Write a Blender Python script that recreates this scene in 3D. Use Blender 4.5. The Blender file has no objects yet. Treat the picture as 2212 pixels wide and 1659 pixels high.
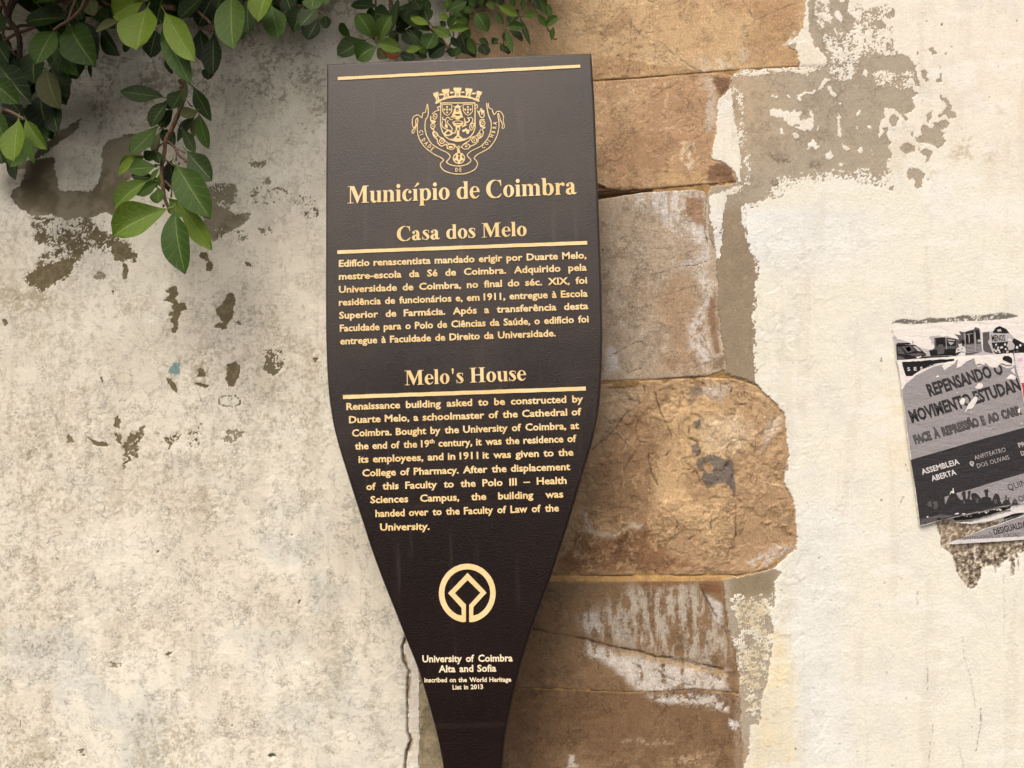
import bpy, math, random
import numpy as np
from mathutils import Vector, Matrix, Quaternion

# ------------------------------------------------------------------ camera
S = bpy.context.scene
W2, H2, FPX = 2212.0, 1659.0, 1597.0          # measuring grid of the photograph and focal length in its pixels
a = np.array([28706.0, 805.0, -1597.0]); a /= np.linalg.norm(a)          # wall's rightward direction seen by the camera
v = np.array([-347.0, 15548.0, 1597.0]); v -= a*(a@v); v /= np.linalg.norm(v)   # upward direction seen by the camera
yv = np.cross(a, v); yv = yv if yv[2] > 0 else -yv                        # into the wall
RIGHT = np.array([a[0], yv[0], v[0]]); UP = np.array([a[1], yv[1], v[1]]); FWD = np.array([a[2], yv[2], v[2]])
CAM = np.array([0.0, -1.25, 1.55])
SIGN_Y, WALL_Y = 0.0, 0.15
cd = bpy.data.cameras.new('camera'); cam = bpy.data.objects.new('camera', cd); S.collection.objects.link(cam)
cd.sensor_width = 36; cd.lens = 36*FPX/W2; cd.clip_start = 0.02; cd.clip_end = 3000
cam.matrix_world = Matrix([[RIGHT[i], UP[i], -FWD[i], CAM[i]] for i in range(3)] + [[0, 0, 0, 1]])
S.camera = cam

# ------------------------------------------------------------------ sky, sun, exposure
SUN_EL, SUN_AZ = math.radians(56), math.radians(-20)      # azimuth measured from straight out of the wall towards the right
w = bpy.data.worlds.new('World'); S.world = w; w.use_nodes = True
nt = w.node_tree; bg = nt.nodes['Background']
sky = nt.nodes.new('ShaderNodeTexSky'); sky.sky_type = 'NISHITA'; sky.sun_disc = False
sky.sun_elevation = SUN_EL; sky.dust_density = 8.0; sky.ozone_density = 0.2; sky.air_density = 0.7
nt.links.new(sky.outputs[0], bg.inputs[0]); bg.inputs[1].default_value = 0.15
ld = bpy.data.lights.new('sun', 'SUN'); ld.energy = 1.5; ld.angle = math.radians(35); ld.color = (1.0, 0.95, 0.90)
sun = bpy.data.objects.new('sun', ld); S.collection.objects.link(sun)
sd = Vector((math.sin(SUN_AZ)*math.cos(SUN_EL), -math.cos(SUN_AZ)*math.cos(SUN_EL), math.sin(SUN_EL)))
sun.rotation_euler = sd.to_track_quat('Z', 'Y').to_euler()
sky.sun_rotation = math.atan2(sd.x, sd.y)
S.view_settings.view_transform = 'Standard'; S.view_settings.look = 'None'; S.view_settings.gamma = 1
S.view_settings.use_curve_mapping = False
S.view_settings.exposure = 0.07

# ------------------------------------------------------------------ helpers
def at(px, py, Y):
    """points of the photograph's measuring grid laid on the vertical plane at depth Y (arrays allowed)"""
    px = np.asarray(px, float); py = np.asarray(py, float)
    cx = (px-W2/2)/FPX; cy = -(py-H2/2)/FPX
    d = [RIGHT[i]*cx + UP[i]*cy + FWD[i] for i in range(3)]
    t = (Y-CAM[1])/d[1]
    return np.stack([CAM[0]+d[0]*t, np.broadcast_to(Y, t.shape) + 0*t, CAM[2]+d[2]*t], -1)
def lin(c):
    c = np.asarray(c, float)/255.0
    return np.where(c <= 0.04045, c/12.92, ((c+0.055)/1.055)**2.4)
def L4(c, k=1.0):
    return tuple(float(q)*k for q in lin(c)) + (1.0,)
def link(o, parent=None):
    S.collection.objects.link(o)
    if parent is not None: o.parent = parent
    return o
def mesh_np(name, V, F, mat, parent=None, smooth=True, cols=None):
    """V (n,3), F (m,k) constant face size -> object"""
    V = np.asarray(V, np.float32); F = np.asarray(F, np.int32)
    me = bpy.data.meshes.new(name); k = F.shape[1]
    me.vertices.add(len(V)); me.vertices.foreach_set('co', V.ravel())
    me.loops.add(F.size); me.loops.foreach_set('vertex_index', F.ravel())
    me.polygons.add(len(F)); me.polygons.foreach_set('loop_start', np.arange(0, F.size, k, dtype=np.int32))
    me.update(calc_edges=True)
    me.polygons.foreach_set('use_smooth', np.full(len(F), smooth))
    for cn, c in (cols or {}).items():
        at_ = me.color_attributes.new(cn, 'FLOAT_COLOR', 'POINT'); at_.data.foreach_set('color', np.asarray(c, np.float32).ravel())
    me.materials.append(mat); me.validate()
    return link(bpy.data.objects.new(name, me), parent)
def pymesh(name, V, F, mat, parent=None, smooth=False):
    me = bpy.data.meshes.new(name); me.from_pydata([tuple(map(float, q)) for q in V], [], F); me.update()
    me.polygons.foreach_set('use_smooth', [smooth]*len(me.polygons)); me.materials.append(mat)
    return link(bpy.data.objects.new(name, me), parent)
def thing(name, label, cat, group=None, loc=(0, 0, 0)):
    o = bpy.data.objects.new(name, None); o.location = loc; o.empty_display_size = 0.05
    o['label'] = label; o['category'] = cat
    if group: o['group'] = group
    return link(o)

# numpy noise -----------------------------------------------------
_rs = np.random.RandomState(7); TAB = _rs.rand(256, 256).astype(np.float32)
def vn(x, y, seed=0):
    x = x+seed*17.37+1000; y = y+seed*9.71+1000
    xi = np.floor(x).astype(np.int32); yi = np.floor(y).astype(np.int32)
    fx = (x-xi).astype(np.float32); fy = (y-yi).astype(np.float32)
    fx = fx*fx*(3-2*fx); fy = fy*fy*(3-2*fy)
    x0 = xi & 255; y0 = yi & 255; x1 = (xi+1) & 255; y1 = (yi+1) & 255
    A = TAB[y0, x0]; B = TAB[y0, x1]; C = TAB[y1, x0]; D = TAB[y1, x1]
    return A+(B-A)*fx+(C-A)*fy+(A-B-C+D)*fx*fy
def fbm(x, y, sc, oc=4, seed=0, rough=0.55, sx=1.0, sy=1.0):
    r = 0; am = 1; t = 0; f = 1.0/sc
    for k in range(oc):
        c, s_ = math.cos(0.6*k+seed), math.sin(0.6*k+seed)
        if sx != 1 or sy != 1: c, s_ = 1, 0
        X = (x*c-y*s_)*f*sx; Y = (x*s_+y*c)*f*sy
        r = r+am*vn(X, Y, seed+k*3.1); t += am; am *= rough; f *= 2.03
    return r/t
def uni(n):
    """flatten a noise field to a uniform 0..1 distribution"""
    z = (n-n.mean())/(n.std()+1e-9)
    return 1/(1+np.exp(-1.7*z))
def sdf(X, Y, poly, margin=40):
    """signed distance (inside positive) of flat arrays to a polygon"""
    P = np.asarray(poly, float); out = np.full(X.shape, -1e3, np.float32)
    x0, y0 = P.min(0)-margin; x1, y1 = P.max(0)+margin
    idx = np.nonzero((X > x0) & (X < x1) & (Y > y0) & (Y < y1))[0]
    if not len(idx): return out
    x = X[idx]; y = Y[idx]; d = np.full(len(idx), 1e9); ins = np.zeros(len(idx), bool)
    for i in range(len(P)):
        (xa, ya), (xb, yb) = P[i], P[(i+1) % len(P)]
        dx, dy = xb-xa, yb-ya; L = dx*dx+dy*dy+1e-9
        t = np.clip(((x-xa)*dx+(y-ya)*dy)/L, 0, 1)
        d = np.minimum(d, (x-xa-t*dx)**2+(y-ya-t*dy)**2)
        if ya != yb: ins ^= ((ya > y) != (yb > y)) & (x < (xb-xa)*(y-ya)/(yb-ya)+xa)
    d = np.sqrt(d); out[idx] = np.where(ins, d, -d)
    return out
def ldist(X, Y, pts, margin=30):
    P = np.asarray(pts, float); out = np.full(X.shape, 1e3, np.float32)
    x0, y0 = P[:, :2].min(0)-margin; x1, y1 = P[:, :2].max(0)+margin
    idx = np.nonzero((X > x0) & (X < x1) & (Y > y0) & (Y < y1))[0]
    if not len(idx): return out
    x = X[idx]; y = Y[idx]; d = np.full(len(idx), 1e9)
    for (xa, ya), (xb, yb) in zip(P[:-1], P[1:]):
        dx, dy = xb-xa, yb-ya; L = dx*dx+dy*dy+1e-9
        t = np.clip(((x-xa)*dx+(y-ya)*dy)/L, 0, 1)
        d = np.minimum(d, (x-xa-t*dx)**2+(y-ya-t*dy)**2)
    out[idx] = np.sqrt(d); return out
def sst(x, a_=0.0, b_=1.0):
    t = np.clip((x-a_)/(b_-a_), 0, 1); return t*t*(3-2*t)
def mixc(C, col, m):
    C += (np.asarray(col, np.float32)-C)*np.clip(m, 0, 1)[:, None].astype(np.float32)

# materials --------------------------------------------------------
class N:
    def __init__(s, name):
        s.m = bpy.data.materials.new(name); s.m.use_nodes = True; s.t = s.m.node_tree; s.b = s.t.nodes['Principled BSDF']
    def n(s, typ, **kw):
        q = s.t.nodes.new(typ)
        for k, val in kw.items():
            if k.startswith('i_'):
                key = k[2:]; q.inputs[int(key) if key.isdigit() else key.replace('_', ' ')].default_value = val
            else: setattr(q, k, val)
        return q
    def l(s, a_, b_): s.t.links.new(a_, b_)
    def pos(s, scale=(1, 1, 1)):
        tc = s.n('ShaderNodeTexCoord'); mp = s.n('ShaderNodeMapping'); mp.inputs['Scale'].default_value = scale
        s.l(tc.outputs['Object'], mp.inputs[0]); return mp.outputs[0]
    def noise(s, vec, scale, detail=3, rough=0.55, dist=0.0):
        q = s.n('ShaderNodeTexNoise'); q.inputs['Scale'].default_value = scale; q.inputs['Detail'].default_value = detail
        q.inputs['Roughness'].default_value = rough; q.inputs['Distortion'].default_value = dist
        if vec is not None: s.l(vec, q.inputs['Vector'])
        return q.outputs[0]
    def math(s, op, a_, b_=None, c_=None, clamp=False):
        q = s.n('ShaderNodeMath', operation=op, use_clamp=clamp)
        for i, x in enumerate((a_, b_, c_)):
            if x is None: continue
            if isinstance(x, (int, float)): q.inputs[i].default_value = x
            else: s.l(x, q.inputs[i])
        return q.outputs[0]
    def ramp(s, f, lo, hi, a_=0.0, b_=1.0):
        q = s.n('ShaderNodeMapRange', clamp=True)
        for i, x in enumerate((f, lo, hi, a_, b_)):
            if isinstance(x, (int, float)): q.inputs[i].default_value = x
            else: s.l(x, q.inputs[i])
        return q.outputs[0]
    def mix(s, f, a_, b_, mode='MIX'):
        q = s.n('ShaderNodeMix', data_type='RGBA', blend_type=mode)
        for i, x in ((0, f), (6, a_), (7, b_)):
            if isinstance(x, (int, float)): q.inputs[i].default_value = x
            elif isinstance(x, tuple): q.inputs[i].default_value = x
            else: s.l(x, q.inputs[i])
        return q.outputs[2]
    def bump(s, h, strength, dist, prev=None):
        q = s.n('ShaderNodeBump'); q.inputs['Strength'].default_value = strength if isinstance(strength, (int, float)) else 1
        if not isinstance(strength, (int, float)): s.l(strength, q.inputs['Strength'])
        q.inputs['Distance'].default_value = dist; s.l(h, q.inputs['Height'])
        if prev is not None: s.l(prev, q.inputs['Normal'])
        return q.outputs[0]
    def col(s, c): 
        if isinstance(c, tuple): s.b.inputs['Base Color'].default_value = c
        else: s.l(c, s.b.inputs['Base Color'])
    def nor(s, x): s.l(x, s.b.inputs['Normal'])
    def rough(s, r):
        if isinstance(r, (int, float)): s.b.inputs['Roughness'].default_value = r
        else: s.l(r, s.b.inputs['Roughness'])
    def spec(s, r): s.b.inputs['Specular IOR Level'].default_value = r

def wall_material(name, line_scale, bump_scale, spec=0.25, stone=False):
    m = N(name); p = m.pos()
    ca = m.n('ShaderNodeVertexColor', layer_name='Col'); cb = m.n('ShaderNodeVertexColor', layer_name='Under'); ax = m.n('ShaderNodeVertexColor', layer_name='Aux')
    sp = m.n('ShaderNodeSeparateColor'); m.l(ax.outputs[0], sp.inputs[0])
    grain, lines, rgh = sp.outputs[0], sp.outputs[1], sp.outputs[2]
    # coat or what lies under it: the ragged rim is finer than the mesh
    f0 = m.noise(p, 520, 4, 0.75)
    cov = m.ramp(m.math('ADD', ax.outputs[1], m.math('MULTIPLY', m.math('SUBTRACT', f0, 0.5), 0.42)), 0.44, 0.56)
    f1 = m.noise(p, 900, 3, 0.7); f2 = m.noise(p, 260, 4, 0.65); f3 = m.noise(p, 60, 5, 0.62)
    ps = m.pos((1.6, 1.6, .5)); fs = m.noise(ps, 330, 3, .65)
    g = m.math('ADD', m.math('MULTIPLY', m.math('SUBTRACT', f1, 0.5), 1.0), m.math('ADD', m.math('MULTIPLY', m.math('SUBTRACT', f2, 0.5), 1.0), m.math('MULTIPLY', m.math('SUBTRACT', f3, 0.5), 0.45)))
    if stone: g = m.math('ADD', g, m.math('MULTIPLY', m.math('SUBTRACT', fs, .5), .7))
    k = m.math('ADD', 1.0, m.math('MULTIPLY', g, grain))
    # wandering hairline rims of old flaked coats
    pw = m.pos((1.0, 1.0, 1.3))
    def hair(scale, lev, wd, dist, pp=pw, det=6): return m.ramp(m.math('ABSOLUTE', m.math('SUBTRACT', m.noise(pp, scale, det, 0.62, dist), lev)), 0.0, wd, 1, 0)
    gate = m.ramp(m.noise(p, line_scale*1.3, 4, 0.65), 0.44, 0.60); gate2 = m.ramp(m.noise(m.pos((1.3, 1, .9)), line_scale*2.4, 3, 0.6), 0.48, 0.60)
    l_ = m.math('MAXIMUM', m.math('MULTIPLY', hair(line_scale, .5, .012, .35), gate), m.math('MULTIPLY', m.math('MAXIMUM', hair(line_scale*2.6, .52, .02, .5), m.math('MULTIPLY', hair(line_scale*6, .5, .035, .6), .8)), gate2))
    ll = m.math('MULTIPLY', l_, lines)
    k2 = m.math('MULTIPLY', k, m.math('SUBTRACT', 1.0, m.math('MULTIPLY', ll, 0.46)))
    if stone:
        li = m.math('MULTIPLY', m.math('MULTIPLY', m.math('MAXIMUM', hair(13, .47, .006, 1.2, m.pos((1, 1, .8))), hair(31, .53, .014, 1.0, m.pos((.8, 1, 1.2)))), m.ramp(m.noise(p, 19, 3, .6), .48, .6)), lines)
        k2 = m.math('ADD', k2, m.math('MULTIPLY', li, .5))
    if stone:
        s1 = m.ramp(m.noise(m.pos((1.5, 1, .45)), 420, 4, .7), .585, .66); s2 = m.ramp(m.noise(m.pos((.5, 1, 1.6)), 300, 4, .7), .60, .68); pit = m.ramp(m.noise(p, 380, 3, .6), .66, .71); gg = m.ramp(f3, .42, .6)
        k2 = m.math('ADD', k2, m.math('MULTIPLY', gg, m.math('ADD', m.math('MULTIPLY', s1, .20), m.math('MULTIPLY', s2, .18)))); k2 = m.math('MULTIPLY', k2, m.math('SUBTRACT', 1.0, m.math('MULTIPLY', pit, .38)))
    vm = m.n('ShaderNodeVectorMath', operation='SCALE'); m.l(m.mix(cov, cb.outputs[0], ca.outputs[0]), vm.inputs[0]); m.l(k2, vm.inputs['Scale'])
    m.col(vm.outputs[0]); m.rough(0.88); m.spec(spec)
    b1 = m.bump(m.noise(p, bump_scale, 5, 0.68), rgh, 0.0016)
    b2 = m.bump(f1, 0.35, 0.0005, b1)
    b3 = m.bump(ll, 0.35, -0.0005, b2)
    b4 = m.bump(cov, 0.6, 0.0005, b3)
    m.nor(b4); return m.m
M_plaster = wall_material('old_lime_plaster', 15, 170)
M_paint = wall_material('painted_render', 12, 190)
M_stone = wall_material('limestone', 10, 230, 0.3, True)

# ------------------------------------------------------------------ lettering baked from the built-in font (no file is read)
PT = ["Edifício renascentista mandado erigir por Duarte Melo,", "mestre-escola da Sé de Coimbra. Adquirido pela", "Universidade de Coimbra, no final do séc. XIX, foi", "residência de funcionários e, em 1911, entregue à Escola", "Superior de Farmácia. Após a transferência desta", "Faculdade para o Polo de Ciências da Saúde, o edifício foi", "entregue à Faculdade de Direito da Universidade."]
EN = ["Renaissance building asked to be constructed by", "Duarte Melo, a schoolmaster of the Cathedral of", "Coimbra. Bought by the University of Coimbra, at", "the end of the 19^th century, it was the residence of", "its employees, and in 1911 it was given to the", "College of Pharmacy. After the displacement", "of this Faculty to the Polo III – Health", "Sciences Campus, the building was", "handed over to the Faculty of Law of the", "University."]
FOOT = ["University of Coimbra", "Alta and Sofia", "inscribed on the World Heritage", "List in 2013"]
POST = {'heavy': ["REPENSANDO", "O", "MOVIMENTO", "ESTUDAN", "FACE", "À", "REPRESSÃO", "E", "AO", "CARR"], 'outline': ["FACE", "À", "REPRESSÃO", "E", "AO", "CARR"],
        'bold': ["SES", "S", "E", "ASSEMBLEIA", "ABERTA", "PR", "D", "MENOS", "DESIGUALDAD", "E"], 'thin': ["ANFITEATRO", "DOS", "OLIVAIS", "QUIN", "OU", "L", "MANTENEREM", "SOCIAL", "O"]}
BAKE = {}
def bake():
    jobs = []
    def add(style, wds, **kw):
        for w_ in wds:
            if (style, w_) in BAKE: continue
            cu = bpy.data.curves.new('tmp', 'FONT'); cu.body = w_; cu.size = 1.0; cu.resolution_u = kw.get('res', 2); cu.offset = kw['offset']; cu.extrude = kw.get('extrude', 0.0)
            o = bpy.data.objects.new('tmp', cu); S.collection.objects.link(o); jobs.append(((style, w_), o)); BAKE[(style, w_)] = None
    sw = [w_ for l_ in PT+EN+FOOT for w_ in l_.split() if '^' not in w_]+['19', 'th', 'H']
    add('sign', sw, offset=.026, extrude=.05)
    add('heavy', POST['heavy']+['H'], offset=.044); add('outline', POST['outline'], offset=.072); add('bold', POST['bold']+['H'], offset=.022); add('thin', POST['thin']+['H'], offset=-.006)
    add('letter', list('CIDAEOMBR'), offset=.02, res=1)
    bpy.context.view_layer.update(); dg = bpy.context.evaluated_depsgraph_get()
    for key, o in jobs:
        ev = o.evaluated_get(dg); me = ev.to_mesh()
        V_ = np.array([q_.co[:] for q_ in me.vertices]); ext = o.data.extrude
        F_ = [tuple(p_.vertices) for p_ in me.polygons if not (ext > 0 and all(V_[i, 2] < 0 for i in p_.vertices))]
        ev.to_mesh_clear(); BAKE[key] = (V_, F_)
    for key, o in jobs:
        cu = o.data; bpy.data.objects.remove(o); bpy.data.curves.remove(cu)
bake()
CAP = {s_: BAKE[(s_, 'H')][0][:, 1].max() for s_ in ('sign', 'heavy', 'bold', 'thin')}; CAP['outline'] = CAP['heavy']
def axes(A_, B_, Y):
    a3 = at(*A_, Y); b3 = at(*B_, Y); e = b3-a3; L_ = np.linalg.norm(e); ex = e/L_; ey = np.array([-ex[2], 0, ex[0]]); return a3, ex, ey, L_
def px_scale(p, Y): return float(np.linalg.norm(at(p[0]+1, p[1], Y)-at(p[0], p[1], Y)))
def lay(meshes, A_, B_, Y, mat, name, parent, thick=0.0, zmap=None):
    """meshes: list of (V2,F) already in metres along the baseline; joined into one flat part"""
    a3, ex, ey, _ = axes(A_, B_, Y); VV_ = []; FF_ = []; o_ = 0
    for V_, F_ in meshes:
        P_ = a3+V_[:, :1]*ex+V_[:, 1:2]*ey; P_[:, 1] = Y-V_[:, 2]; VV_.append(P_); FF_ += [tuple(i+o_ for i in f) for f in F_]; o_ += len(V_)
    return pymesh(name, np.concatenate(VV_), FF_, mat, parent)
def text_line(txt, A_, B_, cap_px, Y, mat, name, parent, style='sign', sx=.9, thick=.0, track=None, justify=True, shear=0.0, sup=True):
    s_ = cap_px*px_scale(A_, Y)/CAP[style]; a3, ex, ey, L_ = axes(A_, B_, Y); items = []
    for w_ in txt.split():
        if '^' in w_:
            b_, t_ = w_.split('^'); Vb, Fb = BAKE[(style, b_)]; Vt, Ft = BAKE[(style, t_)]; Vt = Vt.copy(); Vt[:, :2] *= .62; Vt[:, 0] += Vb[:, 0].max()+.02; Vt[:, 1] += .36
            Vc = np.concatenate([Vb, Vt]); Fc = list(Fb)+[tuple(i+len(Vb) for i in f) for f in Ft]; items.append((Vc, Fc))
        else: items.append(BAKE[(style, w_)])
    wd = [(V_[:, 0].max()-V_[:, 0].min())*s_*sx for V_, _ in items]; k = 1.0
    if len(items) > 1:
        gap = (L_-sum(wd))/(len(items)-1)
        if gap < .17*s_: k = (L_-.17*s_*(len(items)-1))/sum(wd); gap = .17*s_
        elif gap > .42*s_: k = min(1.10, (L_-.42*s_*(len(items)-1))/sum(wd)); gap = (L_-k*sum(wd))/(len(items)-1)
    else: k = L_/wd[0]; gap = 0
    x = 0; out = []
    for (V_, F_), w_ in zip(items, wd):
        W_ = V_.copy(); W_[:, 0] = (V_[:, 0]-V_[:, 0].min())*s_*sx*k+x+shear*V_[:, 1]*s_; W_[:, 1] = V_[:, 1]*s_
        W_[:, 2] = (V_[:, 2]*20+1)/2*thick if thick else 0
        out.append((W_, F_)); x += w_*k+gap
    return lay(out, A_, B_, Y, mat, name, parent)

# ------------------------------------------------------------------ the old wall
def Z(pts, ox, oy, k):           # points noted on an enlarged crop -> measuring grid
    return [(ox+x*k, oy+y*k) for x, y in pts]
VA = lambda p: Z(p, 0, 0, .3638)
VB = lambda p: Z(p, 0, 438.9, .3638)
VC = lambda p: Z(p, 0, 1042.4, .4216)
VR = lambda p: Z(p, 1663.4, 0, .2645)
VS = lambda p: Z(p, 1261.8, 0, .2645)
VT = lambda p: Z(p, 1206.9, 384, .2976)
VU = lambda p: Z(p, 1097.2, 768, .3307)
VV = lambda p: Z(p, 1042.3, 1207, .3224)
VP = lambda p: Z(p, 1882.9, 932.7, .215)
VQ = lambda p: Z(p, 1882.9, 658.3, .18186)
VW = lambda p: Z(p, 1591, 1097.3, .3386)

WALL = thing('old_wall', 'old weathered house wall of peeling lime plaster with a column of tan limestone blocks', 'wall')

CRACK = [(1000, -600), (1000, 0), (960, 300), (905, 1150), (884, 1300), (876, 1375), (868, 1400), (872, 1430), (882, 1450), (878, 1500), (880, 1545), (879, 1580), (886, 1600), (878, 1625), (874, 1659), (880, 1760), (880, 4000)]
def crack_x(y):
    c = np.array(CRACK); return np.interp(y, c[:, 1], c[:, 0])

def warp(X, Y, a1, a2, s1=38, s2=9, seed=0):
    return (X+(fbm(X, Y, s1, 3, seed+1)-.5)*2*a1+(fbm(X, Y, s2, 3, seed+2)-.5)*2*a2,
            Y+(fbm(X, Y, s1, 3, seed+3)-.5)*2*a1+(fbm(X, Y, s2, 3, seed+4)-.5)*2*a2)

def und(X, Y): return 3.2*(fbm(X, Y, 420, 3, 25)-.5)

def left_fields(X, Y):
    n = len(X); C = np.empty((n, 3), np.float32); h = np.zeros(n, np.float32)
    big = uni(fbm(X, Y, 320, 4, 11)); med = uni(fbm(X, Y, 70, 5, 12)); fin = uni(fbm(X, Y, 9, 5, 13, .7)); fin2 = uni(fbm(X, Y, 4.5, 3, 14, .7))
    C[:] = lin((234, 229, 215))
    mixc(C, lin((224, 217, 202)), sst(big, .45, .8)*.8)
    mixc(C, lin((212, 203, 186)), sst(med, .45, .95)*.25)
    mixc(C, lin((206, 207, 200)), sst(uni(fbm(X, Y, 180, 3, 15)), .6, .9)*sst(Y, 900, 1200)*.6)
    mixc(C, lin((226, 220, 206)), sst(X, 640, 900)*sst(Y, 1250, 1500)*.8)
    # upper dirt under the foliage: brown-black mould speckle
    D = sst(Y, 360, 60)*.30*sst(X, 1000, 500) + .02
    Xw, Yw = warp(X, Y, 3.2, 3.4, 34, 6)
    D = np.maximum(D, .42*sst(sdf(X, Y, VA([(640,380),(1000,420),(900,640),(560,700),(430,560)]), 60), -30, 40))
    sp = uni(fbm(X, Y, 7, 4, 16, .75)*.6+fbm(X, Y, 45, 3, 17)*.4)
    mixc(C, lin((124, 110, 84)), sst(sp-(1-D), -.03, .06)*.55)
    # vertical rain streaks
    stv = uni(fbm(X, Y, 60, 4, 18, .6, 2.6, .22))
    mixc(C, lin((192, 182, 162)), sst(stv, .72, .95)*.22)
    # mottled dirt clouds
    cl = uni(fbm(X, Y, 120, 4, 19)); mixc(C, lin((182, 169, 143)), sst(cl*.4+fin*.3+fin2*.3, .60, .72)*.15*sst(X, 900, 640)); mixc(C, lin((150, 136, 110)), sst(cl*.25+fin*.3+fin2*.45, .68, .78)*.26)
    mixc(C, lin((232, 226, 212)), sst(fin*.5+med*.5, .24, .12)*.5)
    for pl, k in ((VC([(60,0),(760,20),(770,140),(400,160),(150,130)]), .5), (VC([(850,0),(1250,60),(1230,140),(860,240)]), .45), (VC([(1620,480),(1800,500),(1860,700),(1780,1060),(1720,1050),(1700,800),(1600,720)]), .4),
                  (VC([(90,400),(420,380),(560,560),(500,700),(130,720)]), .35), (VC([(700,1180),(1000,1200),(1010,1463),(660,1463)]), .55), (VC([(30,1100),(240,1090),(230,1463),(20,1463)]), .4), (VC([(150,1370),(440,1360),(440,1463),(150,1463)]), .5),
                  (VB([(0,500),(330,520),(280,640),(120,660),(0,620)]), .8), (VB([(660,500),(880,480),(950,640),(700,700)]), .5), (VB([(80,1150),(560,1080),(640,1280),(380,1560),(100,1600)]), .5), (VB([(1150,880),(1240,880),(1250,1090),(1160,1080)]), .9),
                  (VB([(1000,900),(1480,820),(1500,1150),(1100,1200)]), .35), (VB([(1380,640),(1480,560),(1900,880),(1920,1400),(1600,1300)]), .35)):
        m = sst(sdf(Xw, Yw, pl, 60), -16, 14); mixc(C, lin((164, 150, 120)), m*sst(fin*.3+fin2*.4+sp*.3, .42, .62)*k*.62)
    # patches where the coat is gone: grey and olive render shows
    grey = np.zeros(n, np.float32); oliv = np.zeros(n, np.float32)
    def patch(dst, pl, dens, soft=2.5):
        m = sst(sdf(Xw, Yw, pl, 40), -soft, soft)*dens; np.maximum(dst, m, out=dst)
    patch(grey, VA([(70,1180),(85,1130),(130,1100),(160,1010),(60,990),(60,960),(330,940),(320,1000),(350,1060),(355,1130),(470,1140),(560,1130),(600,1060),(615,960),(610,880),(650,830),(710,815),(800,790),(860,850),(820,1000),(780,1050),(740,1100),(700,1200),(690,1300),(640,1260),(560,1290),(450,1290),(400,1310),(300,1280),(200,1280),(120,1240)]), 1.15)
    patch(grey, VA([(360,780),(480,700),(470,760),(400,820),(290,900),(200,960),(230,880)]), 1.05)
    patch(grey, VA([(1210,1130),(1290,1090),(1390,1090),(1420,1150),(1380,1230),(1300,1300),(1210,1330)]), .75)
    patch(grey, VA([(1560,1090),(1600,1055),(1620,1090),(1590,1110)]), 1.0)
    patch(grey, VA([(1415,1135),(1560,1105),(1700,1120),(1830,1150),(1885,1200),(1840,1225),(1700,1215),(1540,1210),(1440,1190)]), .42)
    patch(grey, VA([(1480,970),(1590,945),(1560,1000),(1490,990)]), .4)
    patch(oliv, VB([(180,190),(350,140),(650,160),(720,230),(790,260),(800,335),(700,345),(655,300),(560,275),(520,300),(450,345),(440,400),(340,470),(250,515),(200,480),(150,460),(200,390),(230,330),(330,270),(240,230)]), .74, 10)
    patch(oliv, VB([(220,380),(420,330),(440,400),(340,470),(250,515),(195,480),(150,460)]), 1.1)
    patch(oliv, VB([(200,100),(640,90),(650,200),(260,220)]), .55, 16)
    patch(oliv, VB([(660,240),(760,240),(800,330),(680,345)]), 1.0)
    patch(grey, VB([(1210,20),(1280,0),(1400,70),(1480,50),(1490,90),(1420,150),(1340,190),(1270,230),(1220,150)]), .95)
    patch(grey, VB([(1370,170),(1470,160),(1475,220),(1400,235)]), .55); patch(grey, VB([(1530,145),(1600,140),(1630,190),(1570,200)]), .6); patch(grey, VB([(1805,50),(1890,30),(1900,90),(1810,100)]), .6)
    for pl in ([(1190,285),(1225,300),(1262,370),(1250,412),(1225,405),(1230,350),(1185,320)], [(728,358),(750,358),(748,385),(762,400),(755,452),(726,455),(728,400),(738,385)], [(1455,345),(1478,360),(1500,378),(1460,375)],
               [(12,676),(50,700),(52,720),(32,732),(14,700)], [(985,520),(1030,488),(1050,495),(1055,540),(1040,570),(1060,600),(1095,595),(1110,625),(1070,650),(1060,690),(1065,740),(1050,770),(1020,770),(1015,745),(1035,735),(1030,710),(1005,690),(1030,680),(1000,660),(1005,645),(1035,640),(1015,610),(1025,590),(975,580),(990,560),(1015,545)],
               [(1325,600),(1350,540),(1385,533),(1398,560),(1390,620),(1385,680),(1350,710),(1340,750),(1290,745),(1275,735),(1320,705),(1300,680),(1280,640),(1290,620)], [(1395,710),(1420,695),(1445,712),(1420,725)],
               [(985,1035),(1000,1040),(1045,1080),(1055,1115),(1040,1125),(1005,1080)], [(1180,985),(1210,985),(1220,1030),(1175,1040)], [(1160,1070),(1240,1080),(1235,1100),(1165,1085)], [(1350,960),(1400,940),(1425,960),(1420,1030),(1390,1085),(1355,1085),(1342,1040)],
               [(680,1280),(705,1268),(720,1290),(705,1340),(682,1325)], [(670,1360),(720,1375),(725,1430),(700,1425)], [(400,1370),(430,1390),(440,1420),(400,1430)], [(515,1380),(560,1410),(655,1430),(640,1448),(555,1440)],
               [(600,1040),(612,1040),(612,1070),(600,1070)], [(1855,925),(1885,920),(1870,950)], [(655,520),(680,520),(668,545)]):
        patch(oliv, VB(pl), 1.1, 1.5)
    patch(oliv, VB([(770,1370),(860,1320),(855,1360),(820,1440),(825,1500),(780,1530),(735,1580),(735,1480),(725,1430),(760,1420)]), .72, 3)
    patch(oliv, VB([(980,1400),(1040,1370),(1110,1375),(1060,1410),(1000,1460)]), .8, 4); patch(oliv, VB([(1110,1370),(1190,1320),(1180,1450),(1120,1450)]), .5, 6)
    patch(grey, VB([(1315,1400),(1360,1345),(1450,1350),(1440,1385),(1380,1425),(1320,1415)]), .8, 3)
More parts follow.
